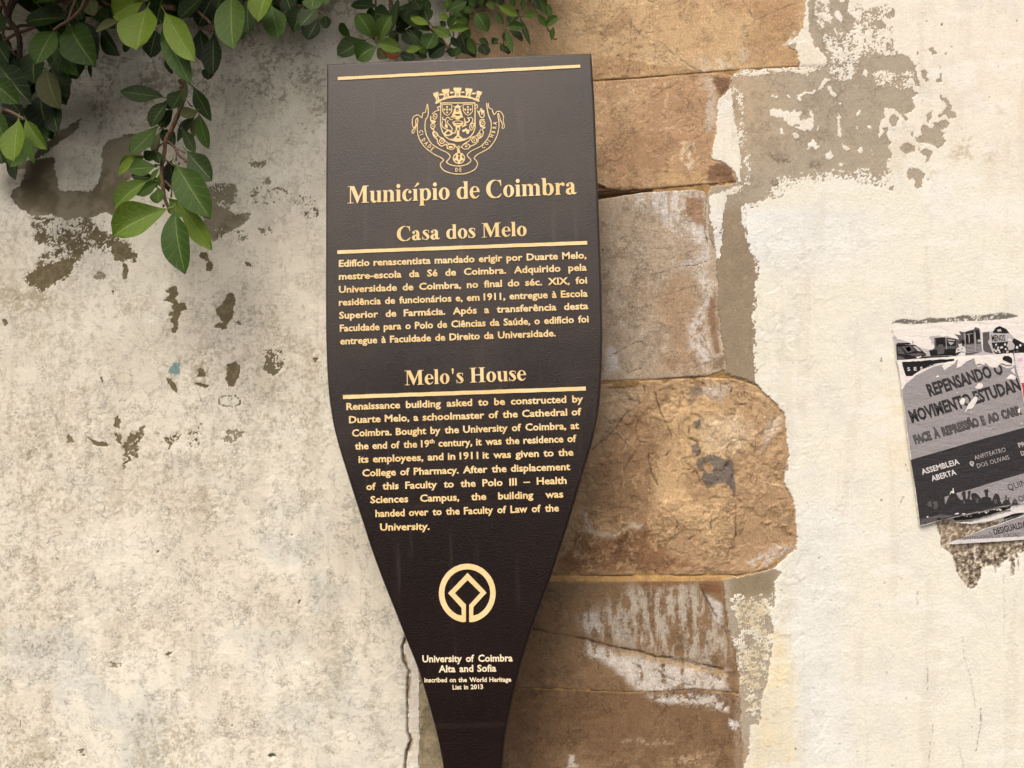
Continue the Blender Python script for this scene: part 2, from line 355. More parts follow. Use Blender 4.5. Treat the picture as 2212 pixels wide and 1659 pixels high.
    patch(grey, VB([(545,430),(590,410),(632,430),(620,458),(560,450)]), .7); patch(grey, VB([(1565,865),(1670,862),(1690,960),(1660,1010),(1620,1028),(1565,985)]), .5, 3); patch(grey, VB([(1565,960),(1660,985),(1655,1010),(1620,1028),(1565,985)]), .95)
    patch(grey, VB([(1575,915),(1615,930),(1625,960),(1585,950)]), .9)
    patch(grey, VC([(555,920),(620,930),(625,948),(560,948)]), .5); patch(grey, VC([(1375,1400),(1400,1390),(1415,1405),(1390,1418)]), 1.2, 1); patch(grey, VC([(850,870),(875,870),(870,900),(855,895)]), .7)
    patch(oliv, VC([(1500,590),(1540,590),(1535,620),(1510,615)]), .5); patch(grey, VC([(800,345),(812,345),(810,360),(800,360)]), 1.2); patch(grey, VC([(102,1225),(112,1225),(112,1280),(104,1275)]), .9)
    patch(grey, VC([(1460,240),(1505,262),(1495,272),(1465,260)]), .6); patch(grey, VC([(400,1370),(440,1365),(440,1420),(410,1415)]), .6)
    ring = np.abs(sdf(X, Y, VB([(1300,1160),(1330,1145),(1400,1145),(1425,1165),(1425,1195),(1390,1208),(1330,1205),(1300,1190)]), 12)); grey = np.maximum(grey, sst(ring, 2.4, .6)*.8)
    nf = uni(fbm(X, Y, 3.4, 3, 20, .9)*.4+fbm(X, Y, 8, 4, 21, .8)*.4+fbm(X, Y, 26, 3, 22)*.3)
    mg = sst(grey-nf, -.03, .05)*sst(grey, 0, .2); mo = sst(oliv-nf, -.03, .05)*sst(oliv, 0, .2)
    gc = np.empty((n, 3), np.float32); gc[:] = lin((152, 144, 122)); mixc(gc, lin((112, 103, 78)), sst(uni(fbm(X, Y, 60, 4, 23)), .4, .9)*.8)
    oc = np.empty((n, 3), np.float32); oc[:] = lin((112, 102, 76)); mixc(oc, lin((138, 128, 98)), sst(fin, .4, 1)*.7)
    U = gc.copy(); U += (oc-U)*sst(mo-mg, -.2, .2)[:, None]; cov = .5+np.clip(np.minimum(np.where(grey > .02, nf-grey, 1), np.where(oliv > .02, nf-oliv, 1))*3.2, -.5, .5)
    mb = sst(sdf(X, Y, VB([(1035,948),(1068,955),(1065,1010),(1040,1020),(1005,1012),(1000,1000)]), 8)-(nf-.5)*4, -1, 1)
    mixc(C, lin((122, 158, 156)), mb*.95); cov = np.where(mb > .5, 1, cov)
    gone = np.maximum(mg, mo)
    h = h-.9*gone+.6*(fbm(X, Y, 30, 4, 24)-.5)+und(X, Y)
    # raised / sunk flake steps on the sound coat
    st = fbm(X, Y, 55, 6, 26, .62); h += .4*sst(st, .497, .503)*(1-gone)
    C *= (1+.05*(sst(st, .497, .503)-.5))[:, None]
    st2 = fbm(X, Y, 26, 5, 27, .62); lowm = sst(uni(fbm(X, Y, 150, 3, 28)), .35, .7)
    h += .35*sst(st2, .50, .506)*lowm
    C *= (1-.09*lowm*sst(np.abs(st2-.503), .006, .001)-.08*(1-gone)*sst(np.abs(st-.5), .004, .0006))[:, None]
    hole = sst(sdf(X, Y, VC([(1375,1400),(1400,1390),(1415,1405),(1390,1418)]), 8), -1, 1.5); h -= 5*hole
    # broken right edge of the coat
    ed = np.abs(X-crack_x(Y)); h -= 2.5*sst(ed, 3, 0)
    lines = .75+.35*(big-.5)+.3*sst(Y, 700, 900); lines = lines*(1-.6*gone)
    C *= np.array([1.02, 1.03, .995], np.float32); A = np.stack([.26+.25*D+.25*gone, lines*1.1, .6+.25*gone+0*X, cov], -1)
    return C, U, A, h

# outline of the right-hand coat of white paint, and what is left of it on the grey-brown render
WHITE = VR([(640,-900),(640,100),(700,150),(675,220),(740,230),(900,150),(960,230),(1000,420),(1130,470),(1190,540),(1220,690),(1165,700),(1195,770),(1165,800),(1195,880),(1130,930),(1075,945),(1010,900),(930,885),(950,960),(900,1000),(885,1140),(935,1080),(960,1120),(990,1170),(960,1200),(990,1260),(1000,1330),(1000,1430),(960,1500)]) + \
        [(1905,402)]+VR([(880,1515),(600,1470),(450,1490),(300,1510),(150,1540),(110,1600),(0,1625)]) + [(1640,436),(1606,448)] + VT([(1345,330),(1380,480),(1440,590),(1450,700),(1430,800),(1425,1000),(1430,1200),(1440,1400),(1455,1520),(1500,1600)]) + \
        VU([(1690,300),(1790,370),(1805,440),(1832,640),(1830,740),(1800,790),(1785,850),(1855,910),(1870,1100),(1885,1200),(1880,1270),(1800,1330),(1740,1390),(1790,1420),(1740,1480),(1750,1530)]) + VV([(1960,190),(1960,300),(1920,360),(1950,450),(1950,600),(1920,720),(1905,850),(1870,950),(1865,1110),(1800,1110),(1790,1200),(1785,1300),(1750,1402)]) + [(1600, 1800), (1600, 6000), (6000, 6000), (6000, -900)]
def right_fields(X, Y):
    n = len(X); C = np.empty((n, 3), np.float32)
    big = uni(fbm(X, Y, 260, 4, 31)); med = uni(fbm(X, Y, 60, 4, 32)); fin = uni(fbm(X, Y, 8, 4, 33, .72)); sp = uni(fbm(X, Y, 4.6, 3, 34, .8)*.6+fbm(X, Y, 16, 3, 35)*.4)
    # bare render
    C[:] = lin((172, 161, 142)); mixc(C, lin((146, 131, 108)), sst(Y, 420, 470)*sst(X, 1500, 1560)*.9*sst(Y, 900, 850))
    mixc(C, lin((190, 170, 140)), sst(X, 1760, 1600)*sst(Y, 400, 250)*.7)
    mixc(C, lin((140, 127, 112)), sst(med*.6+sp*.4, .66, .85)*.5)
    mixc(C, lin((196, 176, 142)), sst(sp, .8, 1)*.3)
    mixc(C, lin((130, 116, 84)), sst(sdf(X, Y, VV([(1630,50),(1990,60),(1960,270),(1650,290)]), 40), -8, 20)*.7)
    mixc(C, lin((176, 150, 116)), sst(Y, 1590, 1650)*.8)
    for pl, k in ((VR([(0,1250),(180,1300),(160,1350),(20,1340)]), .8), (VR([(330,1320),(470,1290),(400,1380),(320,1370)]), .8), (VR([(60,680),(150,690),(140,760),(60,760)]), .7), (VR([(0,1450),(100,1500),(60,1600),(0,1560)]), .8), (VR([(180,1090),(270,1110),(250,1190),(190,1170)]), .6)):
        mixc(C, lin((112, 98, 86)), sst(sdf(X, Y, pl, 20), -8, 8)*k*sst(sp, .35, .7))
    # white paint density
    D = np.zeros(n, np.float32); Xw, Yw = warp(X, Y, 2.4, 3.4, 26, 5.5, 5)
    def op(pl, val, soft, edge=(0, 0)):
        nonlocal D
        m = sst(sdf(Xw, Yw, pl, 60), -soft, soft); D = D*(1-m)+val*m
    op(WHITE, 1.3, 2.2)
    wide = sdf(X, Y, WHITE, 80); ws = sst(wide, -26, 0)
    D = np.where((wide < 0) & (Y > 340) & (Y < 480) & (X > 1620), np.maximum(D, .75*sst(wide, -40, 0)*sst(sdf(X, Y, VR([(-30,1330),(1050,1230),(1050,1700),(-30,1700)]), 40), -12, 12)), D)
    D = np.where((wide < 0) & (Y > 440) & (Y < 860) & (X > 1590), np.maximum(D, .8*sst(wide, -9, 0)), D)
    op(VR([(430,280),(520,240),(640,260),(700,240),(800,210),(950,240),(1010,420),(960,470),(850,470),(740,450),(720,520),(700,580),(690,650),(560,670),(480,600),(520,520),(460,420)]), .52, 6)
    op(VR([(860,230),(1000,230),(1010,440),(900,470),(830,330)]), .68, 8)
    op(VR([(380,-40),(470,-40),(480,60),(515,140),(490,190),(440,170),(450,240),(400,250),(380,140),(350,100)]), .78, 4)
    op(VR([(520,100),(560,90),(598,150),(580,185),(540,160)]), 1.2, 2); op(VR([(560,-40),(610,-40),(600,20),(565,15)]), 1.0, 2)
    op(VR([(640,40),(1000,-30),(1000,150),(900,150),(740,225),(690,215),(700,130),(645,90)]), .93, 4)
    op(VR([(840,640),(830,600),(900,560),(1000,590),(1180,590),(1200,690),(1100,730),(1000,720),(880,700)]), .55, 5)
    op(VR([(480,570),(700,560),(660,640),(610,680),(540,640)]), .8, 5)
    op(VR([(450,640),(500,650),(440,700),(440,720),(390,745),(415,690)]), 1.1, 2); op(VR([(470,700),(490,705),(510,750),(545,765),(545,795),(510,790),(480,760)]), 1.3, 1.6)
    op(VR([(225,800),(240,770),(290,745),(370,740),(360,775),(290,775),(250,810)]), .85, 3); op(VR([(130,780),(170,795),(160,808),(140,802)]), 1.2, 1)
    op(VR([(0,900),(90,890),(130,915),(180,930),(200,905),(260,915),(250,940),(240,980),(330,965),(320,890),(350,930),(350,990),(340,1010),(350,1050),(320,1062),(280,1075),(240,1060),(180,1030),(120,990),(110,960),(60,960),(0,950)]), 1.25, 2)
    op(VR([(200,1020),(235,1018),(230,1035),(205,1035)]), 0, 1)
    for pl in ([(180,1100),(200,1090),(232,1110),(225,1145),(195,1135)], [(310,1180),(345,1135),(375,1160),(385,1195),(420,1190),(370,1225),(345,1200),(305,1225)], [(450,1265),(495,1240),(512,1280),(490,1300),(455,1292)], [(785,1035),(815,1035),(830,1055),(800,1052)], [(720,1225),(745,1205),(752,1240),(738,1255)],
               [(695,1040),(715,1028),(712,1052),(695,1055)], [(702,940),(720,900),(740,915),(730,935),(710,960)], [(75,1060),(95,1035),(110,1090),(90,1100)], [(380,1030),(400,1030),(395,1070),(380,1068)], [(550,920),(570,960),(565,1040),(585,1110),(570,1140),(545,1110),(550,1040),(545,960)], [(590,1180),(650,1215),(640,1230),(605,1220)],
               [(570,840),(585,845),(575,855)], [(630,805),(650,805),(640,818)], [(590,765),(618,765),(600,782)], [(780,560),(800,590),(800,625),(755,610)], [(240,1405),(270,1405),(262,1418)], [(555,1335),(590,1340),(580,1360),(560,1360)], [(820,1225),(835,1235),(838,1265)],
               [(0,780),(70,790),(70,800),(0,800)], [(100,625),(125,625),(120,638)]):
        op(VR(pl), 1.15, 1.3)
    for pl in ([(960,120),(985,85),(1010,65),(1032,90),(1025,130),(990,140),(980,160),(955,150)], [(1285,395),(1325,385),(1350,410),(1365,440),(1340,450),(1300,415)], [(1235,580),(1265,575),(1290,600),(1275,625),(1295,655),(1270,662),(1235,610)], [(1380,600),(1400,598),(1400,630),(1412,655),(1395,672),(1360,668),(1365,650),(1385,645)], [(1195,425),(1212,430),(1210,452)], [(1475,375),(1495,378),(1480,393)],
               [(1385,775),(1420,800),(1460,815),(1475,850),(1500,860),(1490,890),(1470,910),(1530,915),(1520,960),(1460,975),(1430,945),(1380,965),(1365,945),(1400,930),(1425,905),(1440,870),(1410,830),(1385,810)],
               [(1285,935),(1340,910),(1320,940),(1325,970),(1300,985),(1295,1012),(1280,980)], [(1330,1050),(1340,1010),(1430,980),(1475,1010),(1420,1050),(1380,1060),(1400,1085),(1425,1090),(1400,1120),(1440,1150),(1410,1190),(1370,1205),(1320,1190),(1290,1170),(1200,1160),(1195,1120),(1240,1110),(1240,1080),(1215,1060),(1245,1010),(1280,1040)],
               [(1065,1200),(1110,1158),(1180,1185),(1185,1235),(1150,1245),(1100,1262),(1075,1220)], [(1215,1250),(1270,1205),(1320,1240),(1310,1280),(1270,1330),(1265,1280)], [(980,960),(1020,940),(1060,980),(1040,1010),(1000,1045),(975,1000)], [(1070,945),(1110,940),(1130,985),(1100,985)], [(1000,1070),(1025,1072),(1015,1085)], [(1150,1085),(1175,1080),(1155,1120)],
               [(1120,1375),(1190,1370),(1275,1420),(1240,1480),(1240,1530),(1200,1545),(1180,1520),(1185,1480),(1115,1460)], [(975,1530),(1005,1520),(1000,1550),(975,1555)], [(1240,808),(1258,835),(1238,830)], [(920,1060),(960,1045),(960,1075),(930,1110)], [(1780,795),(1795,800),(1785,812)], [(1555,1050),(1575,1055),(1565,1068)], [(1430,1520),(1445,1535),(1430,1538)]):
        op(VR(pl), -.2, 1.3)
    # strips of lime beside the stones
    for pl, val, so in (([(1552,214),(1578,190),(1585,250),(1600,330),(1598,395),(1592,385),(1580,362),(1560,352),(1540,352),(1536,340),(1546,290),(1548,230)], 1.1, 2), ([(1722,-60),(1748,-60),(1746,60),(1750,75),(1758,105),(1765,103),(1788,130),(1785,142),(1752,146),(1722,142),(1716,112),(1722,92),(1690,100),(1708,70),(1722,60)], 1.15, 2),
                        ([(1570,156),(1640,148),(1730,142),(1785,138),(1770,152),(1745,160),(1700,156),(1640,164),(1590,168)], .72, 4), ([(1532,425),(1565,412),(1600,398),(1606,404),(1600,412),(1572,425),(1562,460),(1556,560),(1545,560),(1540,500),(1533,470)], .95, 2.5), ([(1600,395),(1615,380),(1600,330),(1590,300),(1600,250),(1580,190),(1600,185),(1612,300),(1625,400)], .4, 5),
                        (VV([(1690,270),(1960,240),(1950,380),(1920,700),(1880,900),(1720,850),(1700,560)]), .5, 16), (VV([(1730,850),(1880,850),(1860,1110),(1760,1050)]), .33, 8)):
        m = sst(sdf(Xw, Yw, pl, 60), -so, so); D = np.maximum(D, m*val)
    for _ in range(1):                                     # scattered pits along the edge of the paint
        e = sst(wide, 0, 6)*sst(wide, 60, 6)*sst(Y, 1150, 1200)*sst(Y, 1480, 1400); D = np.where(wide > 0, D-.34*e, D)
        e = sst(wide, 0, 3)*sst(wide, 40, 3)*sst(Y, 500, 430); D = np.where(wide > 0, D-.30*e, D)
        e = sst(wide, 0, 2)*sst(wide, 18, 2)*sst(Y, 430, 460)*sst(Y, 900, 850); D = np.where(wide > 0, D-.34*e, D)
    nf = uni(fbm(X, Y, 3.3, 3, 45, .9)*.42+fbm(X, Y, 8, 4, 36, .85)*.42+fbm(X, Y, 26, 3, 37)*.26)
    P = sst(D-nf, -.06, .06); cov = np.clip(.5+(D-nf)*3.2, 0, 1); U = C.copy()
    # colour of the paint
    W = np.empty((n, 3), np.float32); W[:] = lin((237, 231, 212))
    mixc(W, lin((238, 228, 209)), sst(Y, 420, 250)*.9); mixc(W, lin((236, 235, 228)), sst(Y, 430, 470)*sst(Y, 620, 520)*sst(X, 2000, 1700)*.9)
    mixc(W, lin((232, 234, 230)), sst(sdf(X, Y, VW([(380,0),(700,0),(640,900),(760,1600),(380,1659),(330,900)]), 60), -60, 60)*.5)
    mixc(W, lin((240, 222, 178)), sst(sdf(X, Y, VW([(200,800),(290,700),(390,1100),(380,1700),(60,1700),(150,1300)]), 60), -16, 24)*.75)
    mixc(W, lin((238, 219, 182)), sst(sdf(X, Y, VQ([(330,1150),(430,1300),(440,1900),(250,1900),(200,1000)]), 60), -50, 40)*.55)
    mixc(W, lin((206, 186, 144)), sst(sdf(X, Y, VV([(1690,270),(1900,240),(1930,380),(1900,700),(1870,1000),(1720,1050),(1700,560)]), 40), -6, 14)*.8); mixc(W, lin((226, 221, 208)), sst(med, .6, 1)*.45); mixc(W, lin((214, 204, 182)), sst(uni(fbm(X, Y, 90, 5, 61, .6, 2.4, .3)), .8, .97)*.28); mixc(W, lin((246, 242, 230)), sst(uni(fbm(X, Y, 60, 4, 62, .6, .5, 1.8)), .75, .95)*.4); mixc(W, lin((222, 205, 178)), sst(uni(fbm(X, Y, 110, 3, 38)), .78, 1)*sst(Y, 460, 400)*.4)
    mixc(W, lin((198, 184, 160)), sst(sp*.6+fin*.4, .83, .93)*.30*sst(Y, 500, 300))
    for pl, k in ((VR([(1560,1130),(1650,1110),(1680,1300),(1600,1340),(1450,1280)]), .8), (VR([(1720,1230),(1860,1230),(1840,1330),(1760,1340)]), .6), (VR([(1820,830),(1860,840),(1920,930),(1850,930)]), .5), (VR([(1300,1380),(1380,1380),(1340,1560),(1290,1500)]), .5)):
        mixc(W, lin((190, 172, 140)), sst(sdf(X, Y, pl, 20), -6, 8)*k*sst(fin, .4, .7)*.7)
    for pts, k, wd in ((VW([(1705,420),(1700,640),(1705,800)]), .35, 3), (VW([(1215,1020),(1215,1160)]), .7, 2.6), (VW([(1155,510),(1145,570),(1150,640)]), .6, 3.2), (VW([(1440,820),(1455,960),(1490,1100),(1520,1260)]), .4, 3), (VW([(1555,1230),(1550,1400),(1528,1550)]), .85, 3.0), (VW([(1250,1380),(1240,1500),(1220,1659)]), .55, 3),
                       (VW([(1400,1460),(1430,1560),(1450,1659)]), .35, 4), (VW([(1000,940),(998,990)]), .4, 2), (VW([(1460,950),(1330,1100),(1280,1250)]), .08, 9), (VW([(620,1500),(670,1500)]), .8, 2), (VW([(970,1640),(1010,1640)]), .9, 2.4), (VQ([(110,640),(120,680)]), .9, 3), (VQ([(110,770),(120,810)]), .3, 3),
                       (VP([(340,320),(365,410)]), .9, 3), (VP([(310,650),(270,770)]), .8, 4), (VP([(395,875),(390,885)]), .9, 2)):
        xq, yq = warp(X, Y, 3.5, 1.5, 30, 8, 60); d = ldist(xq, yq, pts, 20)*(.7+.9*fin); mixc(W, lin((134, 124, 112)), sst(d, wd, wd*.2)*k*sst(fin, .15, .6))
    W *= np.array([.965, 1.0, 1.03], np.float32); C = W
    h = P*.45+.5*(fbm(X, Y, 26, 4, 39)-.5)+und(X, Y)
    lump = sst(sdf(X, Y, [(1722,92),(1740,86),(1758,105),(1765,103),(1788,130),(1785,142),(1730,144),(1716,112)], 8), -1, 3); h += 1.0*lump
    lift = fbm(X, Y, 60, 5, 44, .6); h += .5*sst(lift, .5, .505)*sst(Y, 430, 500)*sst(X, 2000, 1700)*P
    # pebbly torn patch below the posters
    peb = sst(sdf(Xw, Yw, VP([(640,890),(1000,900),(1270,900),(1531,830),(2200,760),(2200,1230),(1531,1200),(1475,1230),(1470,1400),(1460,1300),(1440,1230),(1425,1440),(1400,1445),(1380,1250),(1300,1330),(1240,1420),(1225,1350),(1110,1360),(1100,1450),(1060,1540),(990,1580),(950,1530),(870,1440),(830,1330),(810,1230),(710,1170),(690,1060),(660,980)]), 30), -1.5, 1.5)
    rim = sst(sdf(X, Y, VQ([(250,195),(380,165),(560,190),(700,150),(770,165),(980,150),(1100,120),(1300,130),(1450,105),(1540,92),(1640,105),(1750,135),(1700,150),(1500,185),(1200,195),(900,205),(560,230),(480,235),(255,215),(240,260)]), 10), -.8, .8)*sst(nf, .08, .2)
    pb = uni(fbm(X, Y, 5.2, 3, 41, .7)); pc = np.empty((n, 3), np.float32); pc[:] = lin((146, 132, 114)); mixc(pc, lin((78, 66, 54)), sst(pb, .62, .9)); mixc(pc, lin((222, 212, 192)), sst(pb, .3, .14)); mixc(pc, lin((150, 132, 104)), sst(med, .4, .8)*.4)
    C += (pc-C)*peb[:, None]; U += (pc-U)*peb[:, None]; mixc(C, lin((66, 60, 56)), rim*.85)
    h = h-peb*(1.2-1.8*(pb-.5))-rim*.3
    A = np.stack([.30+.35*(1-P)+.2*peb, .12+.35*(1-P)*(Y < 300)+.3*sst(X, 1900, 1650)*sst(Y, 430, 500)+.4*sst(fin*.4+big*.6, .6, .8)*sst(Y, 400, 300), .75-.25*(1-P)+.3*peb, cov], -1)
    return C, U, A, h

# stones: (top line, bottom line, left x, right x by height)
J1 = [(985,188),(1283,174.5),(1383,168),(1487,159.5),(1579,152),(1725,143),(1760,142)]
J2 = [(985,440),(1291,420),(1407,410.5),(1500,402),(1590,394)]
J3 = [(960,836),(1302,824),(1415,820),(1531,812),(1564,800.5)]
J5 = [(900,1478),(1136,1487.5),(1350,1496),(1450,1494),(1500,1489),(1600,1499)]
sh = lambda p, d: [(x, y+d) for x, y in p]
STONES = [
 ('top', [(900,-420),(1800,-420)], sh(J1,-.8), 985, [(-420,1742),(0,1740),(60,1736),(75,1724),(92,1706),(100,1700),(106,1716),(118,1722),(143,1727)]),
 ('second', sh(J1,1.2), sh(J2,-2.2), 985, [(152,1540),(162,1578),(180,1579),(200,1566),(211,1551),(291,1546),(335,1536),(345,1540),(352,1562),(365,1580),(380,1589),(396,1591)]),
 ('third', [(960,452),(1291,431),(1385,415.5),(1505,408.5),(1522,413),(1530,424)], sh(J3,-1.0), 960, [(408,1516),(420,1526),(503,1529),(533,1541),(607,1550),(652,1547),(711,1556),(780,1565),(802,1566)]),
 ('fourth', [(930,851),(1302,828.5),(1527,815),(1600,820)], [(930,1247),(1196,1243.5),(1560,1242),(1720,1240)], 930, [(815,1592),(830,1632),(847,1650),(870,1672),(894,1694),(980,1703),(1010,1699),(1042,1693),(1060,1700),(1082,1712),(1158,1721),(1185,1716),(1208,1693),(1231,1662),(1242,1600)]),
 ('fifth', [(905,1266),(1196,1258.5),(1540,1252.5),(1562,1254)], sh(J5,-.4), 906, [(1253,1558),(1290,1566),(1336,1571),(1371,1576),(1417,1590),(1460,1597),(1497,1598.5)]),
 ('sixth', sh(J5,.9), [(900,1860),(1610,1860)], 904, [(1499,1599),(1560,1602),(1620,1604.5),(1860,1604.5)]),
]
def stone_poly(st):
    nm, T, B, L, R = st
    return [p for p in T if p[0] >= L and p[0] < R[0][1]-4]+[(x, y) for y, x in R]+[p for p in reversed(B) if p[0] >= L and p[0] < R[-1][1]-4]

def stone_fields(k, X, Y, fx, fy):
    n = len(X); C = np.empty((n, 3), np.float32); h = np.zeros(n, np.float32)
    big = uni(fbm(X, Y, 150, 4, 50+k)); med = uni(fbm(X, Y, 46, 5, 60+k, .62)); fin = uni(fbm(X, Y, 8, 4, 70, .72)); hs = uni(fbm(X, Y, 22, 4, 80+k, .65, .35, 2.2)); vs = uni(fbm(X, Y, 30, 5, 90+k, .7, 2.2, .42))
    Xw, Yw = warp(X, Y, 7, 3.5, 36, 8, 9)
    def M(pl, so): return sst(sdf(Xw, Yw, pl, 70), -so, so)
    def crackl(pts, wd, dep, dark=.7, col=(66, 50, 32)):
        nonlocal h
        x2, y2 = warp(X, Y, 2.2, 1.2, 22, 6, 3)
        d = ldist(x2, y2, pts, 14)*(1+.8*(fin-.5)); m = sst(d, wd, wd*.2)*(.25+.75*sst(fbm(X, Y, 20, 3, 190), .38, .58)); dark = dark*.9; mixc(C, lin(col), m*dark); h -= dep*m
    facets = np.zeros(n)
    if k == 0:
        C[:] = lin((196, 161, 108)); mixc(C, lin((184, 146, 96)), sst(med, .45, .95)*.4); mixc(C, lin((206, 174, 122)), sst(big, .5, 1)*.5)
        mixc(C, lin((172, 134, 84)), M(VS([(370,480),(860,560),(1000,590),(880,610),(60,660),(60,480)]), 4)*.8); mixc(C, lin((168, 130, 88)), M(VS([(300,60),(390,140),(280,300),(60,270),(210,210)]), 3)*.7)
        mixc(C, lin((166, 126, 78)), M(VS([(1000,0),(1740,0),(1740,550),(1300,540),(1340,400),(1400,160)]), 12)*.55)
        mixc(C, lin((206, 190, 166)), M(VS([(850,510),(930,460),(1170,490),(1200,560),(960,590)]), 6)*sst(fin, .3, .8)*.7); mixc(C, lin((200, 184, 156)), M(VS([(1240,520),(1300,400),(1370,430),(1310,520)]), 4)*.6)
        mixc(C, lin((214, 202, 176)), M(VS([(1620,370),(1740,220),(1740,380)]), 3)*sst(fin, .35, .6)*.9)
        mixc(C, lin((150, 116, 80)), sst(X, 1250, 1150)*.5)
        h += 2.4*sst(fbm(Xw, Yw, 70, 5, 101), .49, .51)*sst(X, 1600, 1350)+1.0*sst(fbm(X, Y, 26, 4, 102), .5, .52)*sst(X, 1500, 1300)
        for p in ([(120,210),(190,220),(240,130),(300,60),(360,95),(385,140),(385,330),(375,470),(350,630)], [(0,260),(95,195)], [(500,270),(650,255),(760,245)], [(385,190),(470,290),(620,350),(760,470),(960,590)], [(1730,20),(1560,80),(1470,140),(1400,165),(1350,260),(1310,350),(1320,420),(1290,540)], [(1400,165),(1330,60),(1290,0)], [(1040,10),(1070,100)], [(500,0),(640,45),(720,30),(790,0)], [(60,440),(150,480),(200,520),(260,640)]):
            crackl(VS(p), 1.5, 1.4, .6)
        for p in ([(700,0),(760,150),(860,330),(880,480)], [(400,430),(520,520),(660,545)], [(180,400),(250,560)]): crackl(VS(p), 1.6, -.8, .45, (214, 184, 136))
        for q in ((282,465),(408,455)):
            c = VS([q])[0]; d = np.hypot(X-c[0], Y-c[1]); h -= 3*sst(d, 6.5, 4.5); mixc(C, lin((120, 96, 62)), sst(d, 6.5, 4.5)*sst(d, 3, 5.2)*.7)
    if k == 1:
        C[:] = lin((180, 142, 96)); mixc(C, lin((198, 164, 112)), sst(X, 1420, 1300)*sst(big, .3, .7)*.7); mixc(C, lin((164, 126, 84)), sst(med, .5, .95)*.35)
        mixc(C, lin((206, 178, 132)), sst(fin*.5+hs*.5, .74, .9)*.55)
        mixc(C, lin((196, 182, 160)), M(VS([(940,640),(1050,620),(1060,740),(1080,900),(1050,1060),(1000,1080),(980,900),(1020,760)]), 5)*.65)
        mixc(C, lin((124, 88, 58)), M(VS([(1060,620),(1190,640),(1195,710),(1110,800),(1070,710)]), 3)*.85); mixc(C, lin((118, 84, 56)), M(VS([(1010,1340),(1150,1330),(1210,1400),(1240,1490),(1020,1490)]), 3)*.85)
        mixc(C, lin((220, 200, 160)), M(VS([(790,1180),(900,1150),(930,1330),(860,1400),(790,1300)]), 6)*sst(fin, .5, .72)*.8); mixc(C, lin((212, 182, 132)), M(VS([(660,640),(700,640),(690,1010),(650,990)]), 3)*sst(fin, .5, .7)*.8)
        mixc(C, lin((196, 158, 98)), M(VS([(600,1420),(1000,1430),(1000,1510),(600,1520)]), 4)*.6); mixc(C, lin((104, 78, 46)), M(VS([(110,1510),(560,1540),(110,1610)]), 3)*.7)
        mixc(C, lin((150, 112, 74)), M(VS([(100,900),(500,1100),(800,1150),(600,1400),(100,1380)]), 20)*.5)
        h += 2.0*sst(fbm(Xw, Yw, 60, 5, 103), .49, .512)+1.2*(fbm(X, Y, 24, 4, 104, .7)-.5)*2
        h -= 7*M(VS([(110,1515),(330,1560),(560,1545),(300,1600),(110,1610)]), 2)
        for p in ([(180,680),(240,760),(320,860),(350,900)], [(460,690),(340,760),(200,840),(110,920)], [(940,820),(850,900),(760,990),(640,1090)], [(940,815),(980,900)], [(915,850),(915,920)], [(640,1390),(560,1410),(600,1470)], [(640,1400),(760,1410),(820,1420)], [(760,1140),(880,1130),(1000,1090),(1060,1080)], [(500,1460),(570,1500)], [(110,1480),(300,1530),(420,1520)], [(300,1540),(400,1570)], [(560,1240),(700,1180)]):
            crackl(VS(p), 1.3, 1.0, .5)
        c = VS([(228, 1410)])[0]; d = np.hypot(X-c[0], Y-c[1]); h -= 2.5*sst(d, 8, 5)
    if k == 2:
        C[:] = lin((176, 156, 128)); mixc(C, lin((158, 132, 98)), sst(vs*.6+med*.4, .5, .8)*.75); mixc(C, lin((196, 182, 160)), sst(vs*.5+fin*.5, .60, .85)*.5)
        mixc(C, lin((166, 132, 92)), sst(sdf(X, Y, VT([(640,700),(1000,660),(1100,1400),(740,1420),(700,1000)]), 60), -20, 30)*sst(big, .3, .8)*.7)
        mixc(C, lin((204, 196, 186)), M(VT([(560,90),(1000,80),(1080,140),(1090,460),(1080,620),(900,640),(1080,500),(840,400),(700,260),(540,200)]), 14)*sst(fin*.4+vs*.6, .18, .6)*.9)
        mixc(C, lin((206, 199, 190)), M(VT([(1000,640),(1080,700),(1100,900),(1070,1100),(1110,1340),(1080,1400),(960,1250),(950,1050),(1060,900)]), 12)*sst(fin, .1, .6)*.8)
        mixc(C, lin((204, 196, 186)), M(VT([(340,1220),(430,1260),(440,1400),(330,1420)]), 8)*.8)
        mixc(C, lin((150, 112, 70)), M(VT([(930,150),(1060,140),(1060,350),(990,340),(930,240)]), 5)*.9); mixc(C, lin((134, 96, 60)), M(VT([(1100,860),(1140,900),(1170,1260),(1130,1280),(1090,1000)]), 4)*.85); mixc(C, lin((120, 92, 66)), M(VT([(1110,1300),(1200,1290),(1200,1400),(1120,1390)]), 4)*.7)
        mixc(C, lin((170, 146, 108)), sst(X, 1320, 1296)*.6); mixc(C, lin((180, 156, 114)), M(VT([(290,110),(400,110),(470,150),(300,165)]), 3)*.6)
        h += 1.2*(fbm(X, Y, 80, 4, 105)-.5)*2+1.3*sst(fbm(Xw, Yw, 90, 4, 106), .49, .51)
